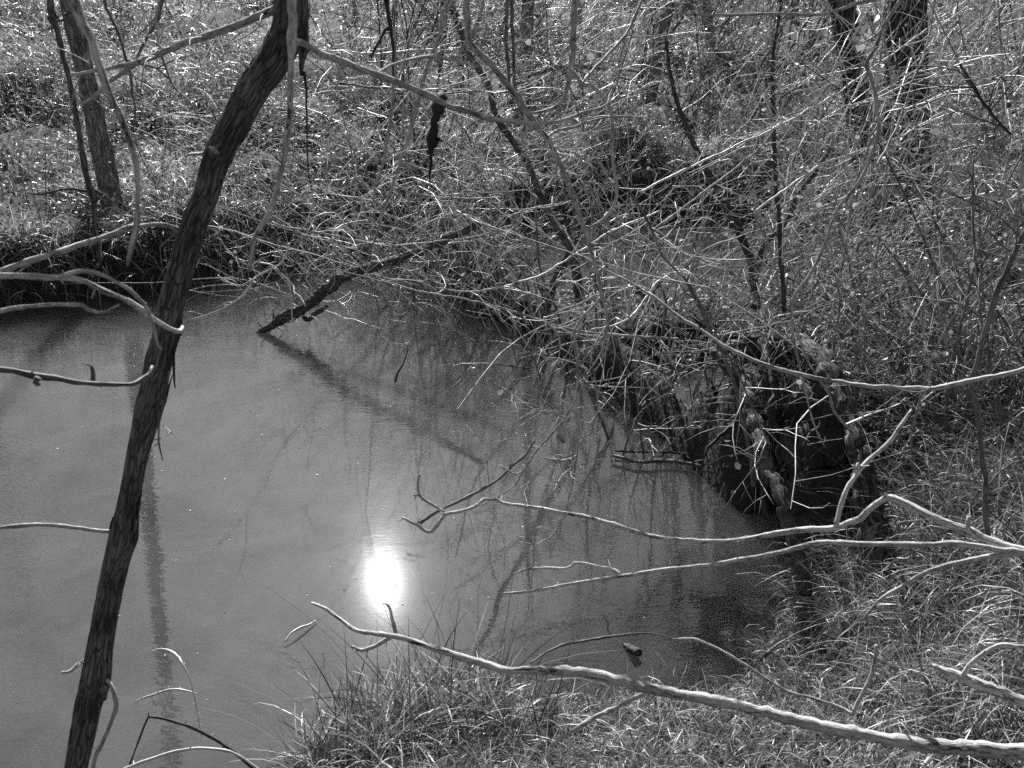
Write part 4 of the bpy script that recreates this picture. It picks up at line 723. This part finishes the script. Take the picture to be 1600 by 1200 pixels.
n_ = 700; xy = G(1110, 1010)[:2]+rng.normal(0, .38, (n_, 2)); d_ = dist_water(xy); xy = xy[d_ < -.01]; q = on_ground(xy); q[:, 2] = np.minimum(q[:, 2]+.006, -.004)
o = leaves('sunken_leaves', q, .05, M['litter'], None, .9); tag(o, 'dead leaves lying under water in the muddy shallows', None, None, 'stuff')

for i, (lab, pts, d0, d1, m) in enumerate([
    ('long pale twig running level above the far end of the log', [(425, 348, 2), (442, 353, 2), (490, 362, 2), (540, 373, 2), (580, 380, 1.8), (621, 383, 1.6), (680, 378, 1.4), (740, 370, 1.2), (800, 352, 1)], 4.2, 4.8, 'grey'),
    ('thin twig sagging over the shore right of the log', [(682, 449, 1.2), (705, 453, 1.4), (732, 456, 1.5), (783, 449, 1.6), (834, 434, 1.7), (870, 416, 1.8), (895, 400, 1.8), (960, 360, 1.8), (1030, 330, 1.6)], 4.4, 4.8, 'twig'),
    ('long low twig reaching left along the right shore', [(540, 425, 1), (600, 440, 1.2), (660, 455, 1.5), (720, 466, 1.7), (780, 480, 1.8), (850, 503, 2), (910, 518, 2.2), (980, 525, 2.4), (1060, 530, 2.6)], 4.6, 4.8, 'grey'),
    ('level dark twig behind the long pale branch', [(530, 130, 1.6), (575, 136, 1.6), (611, 139, 1.6), (680, 146, 1.5), (766, 142, 1.4), (830, 150, 1.2)], 3.4, 3.8, 'mid'),
    ('upper level pale twig left of the top centre', [(470, 75, 1.4), (530, 80, 1.5), (600, 84, 1.5), (660, 78, 1.4), (720, 80, 1.2)], 4, 4.2, 'twig'),
    ('curved twig hooking up beside the looping branches', [(925, 515, 1.6), (960, 508, 1.6), (985, 495, 1.6), (1005, 470, 1.6), (1030, 440, 1.4), (1060, 420, 1.2)], 4, 4.3, 'twig'),
    ('long straight shoot rising to the upper right', [(1020, 360, 2), (1080, 315, 2), (1150, 262, 1.9), (1200, 215, 1.8), (1235, 130, 1.6), (1248, 60, 1.4), (1260, -20, 1.2)], 4.6, 4.8, 'grey'),
    ('pale shoot crossing the upper right from low left', [(1000, 300, 2), (1100, 250, 2), (1200, 205, 1.8), (1300, 150, 1.6), (1400, 80, 1.4), (1480, 20, 1.2)], 4.4, 4.6, 'twig'),
    ('second pale shoot crossing lower down at the upper right', [(1180, 330, 2), (1290, 255, 2), (1400, 215, 1.8), (1500, 160, 1.6), (1600, 100, 1.4)], 4.4, 4.4, 'twig'),
    ('slanting shoot in front of the thick ridged trunk', [(1370, 260, 1.8), (1400, 200, 1.8), (1425, 130, 1.6), (1450, 60, 1.5), (1465, -20, 1.3)], 3.4, 3.6, 'grey'),
    ('long twig running down right below the looping branches', [(960, 250, 2), (985, 300, 2), (1015, 350, 2), (1035, 400, 1.8), (1080, 450, 1.8), (1120, 520, 1.8), (1160, 600, 1.6), (1200, 690, 1.4)], 3.6, 3.7, 'mid')]):
    hang('thin_branch', lab, pts, d0, d1, M[m], nt=16, tl=.35, trr=.0028, sub=3, jit=.02, tw_mat=M['twig'], lf=6, up=.15)
n_ = 240; xy = np.stack([rng.uniform(-2.6, 1.4, n_), rng.uniform(2.6, 8, n_)], 1); xy = xy[dist_water(xy) < -.05]
o = leaves('floating_specks', np.column_stack([xy, np.full(len(xy), .003)]), .009, M['leaf'], None, .95); tag(o, 'tiny seeds and bits of leaf floating on the pool', None, None, 'stuff')
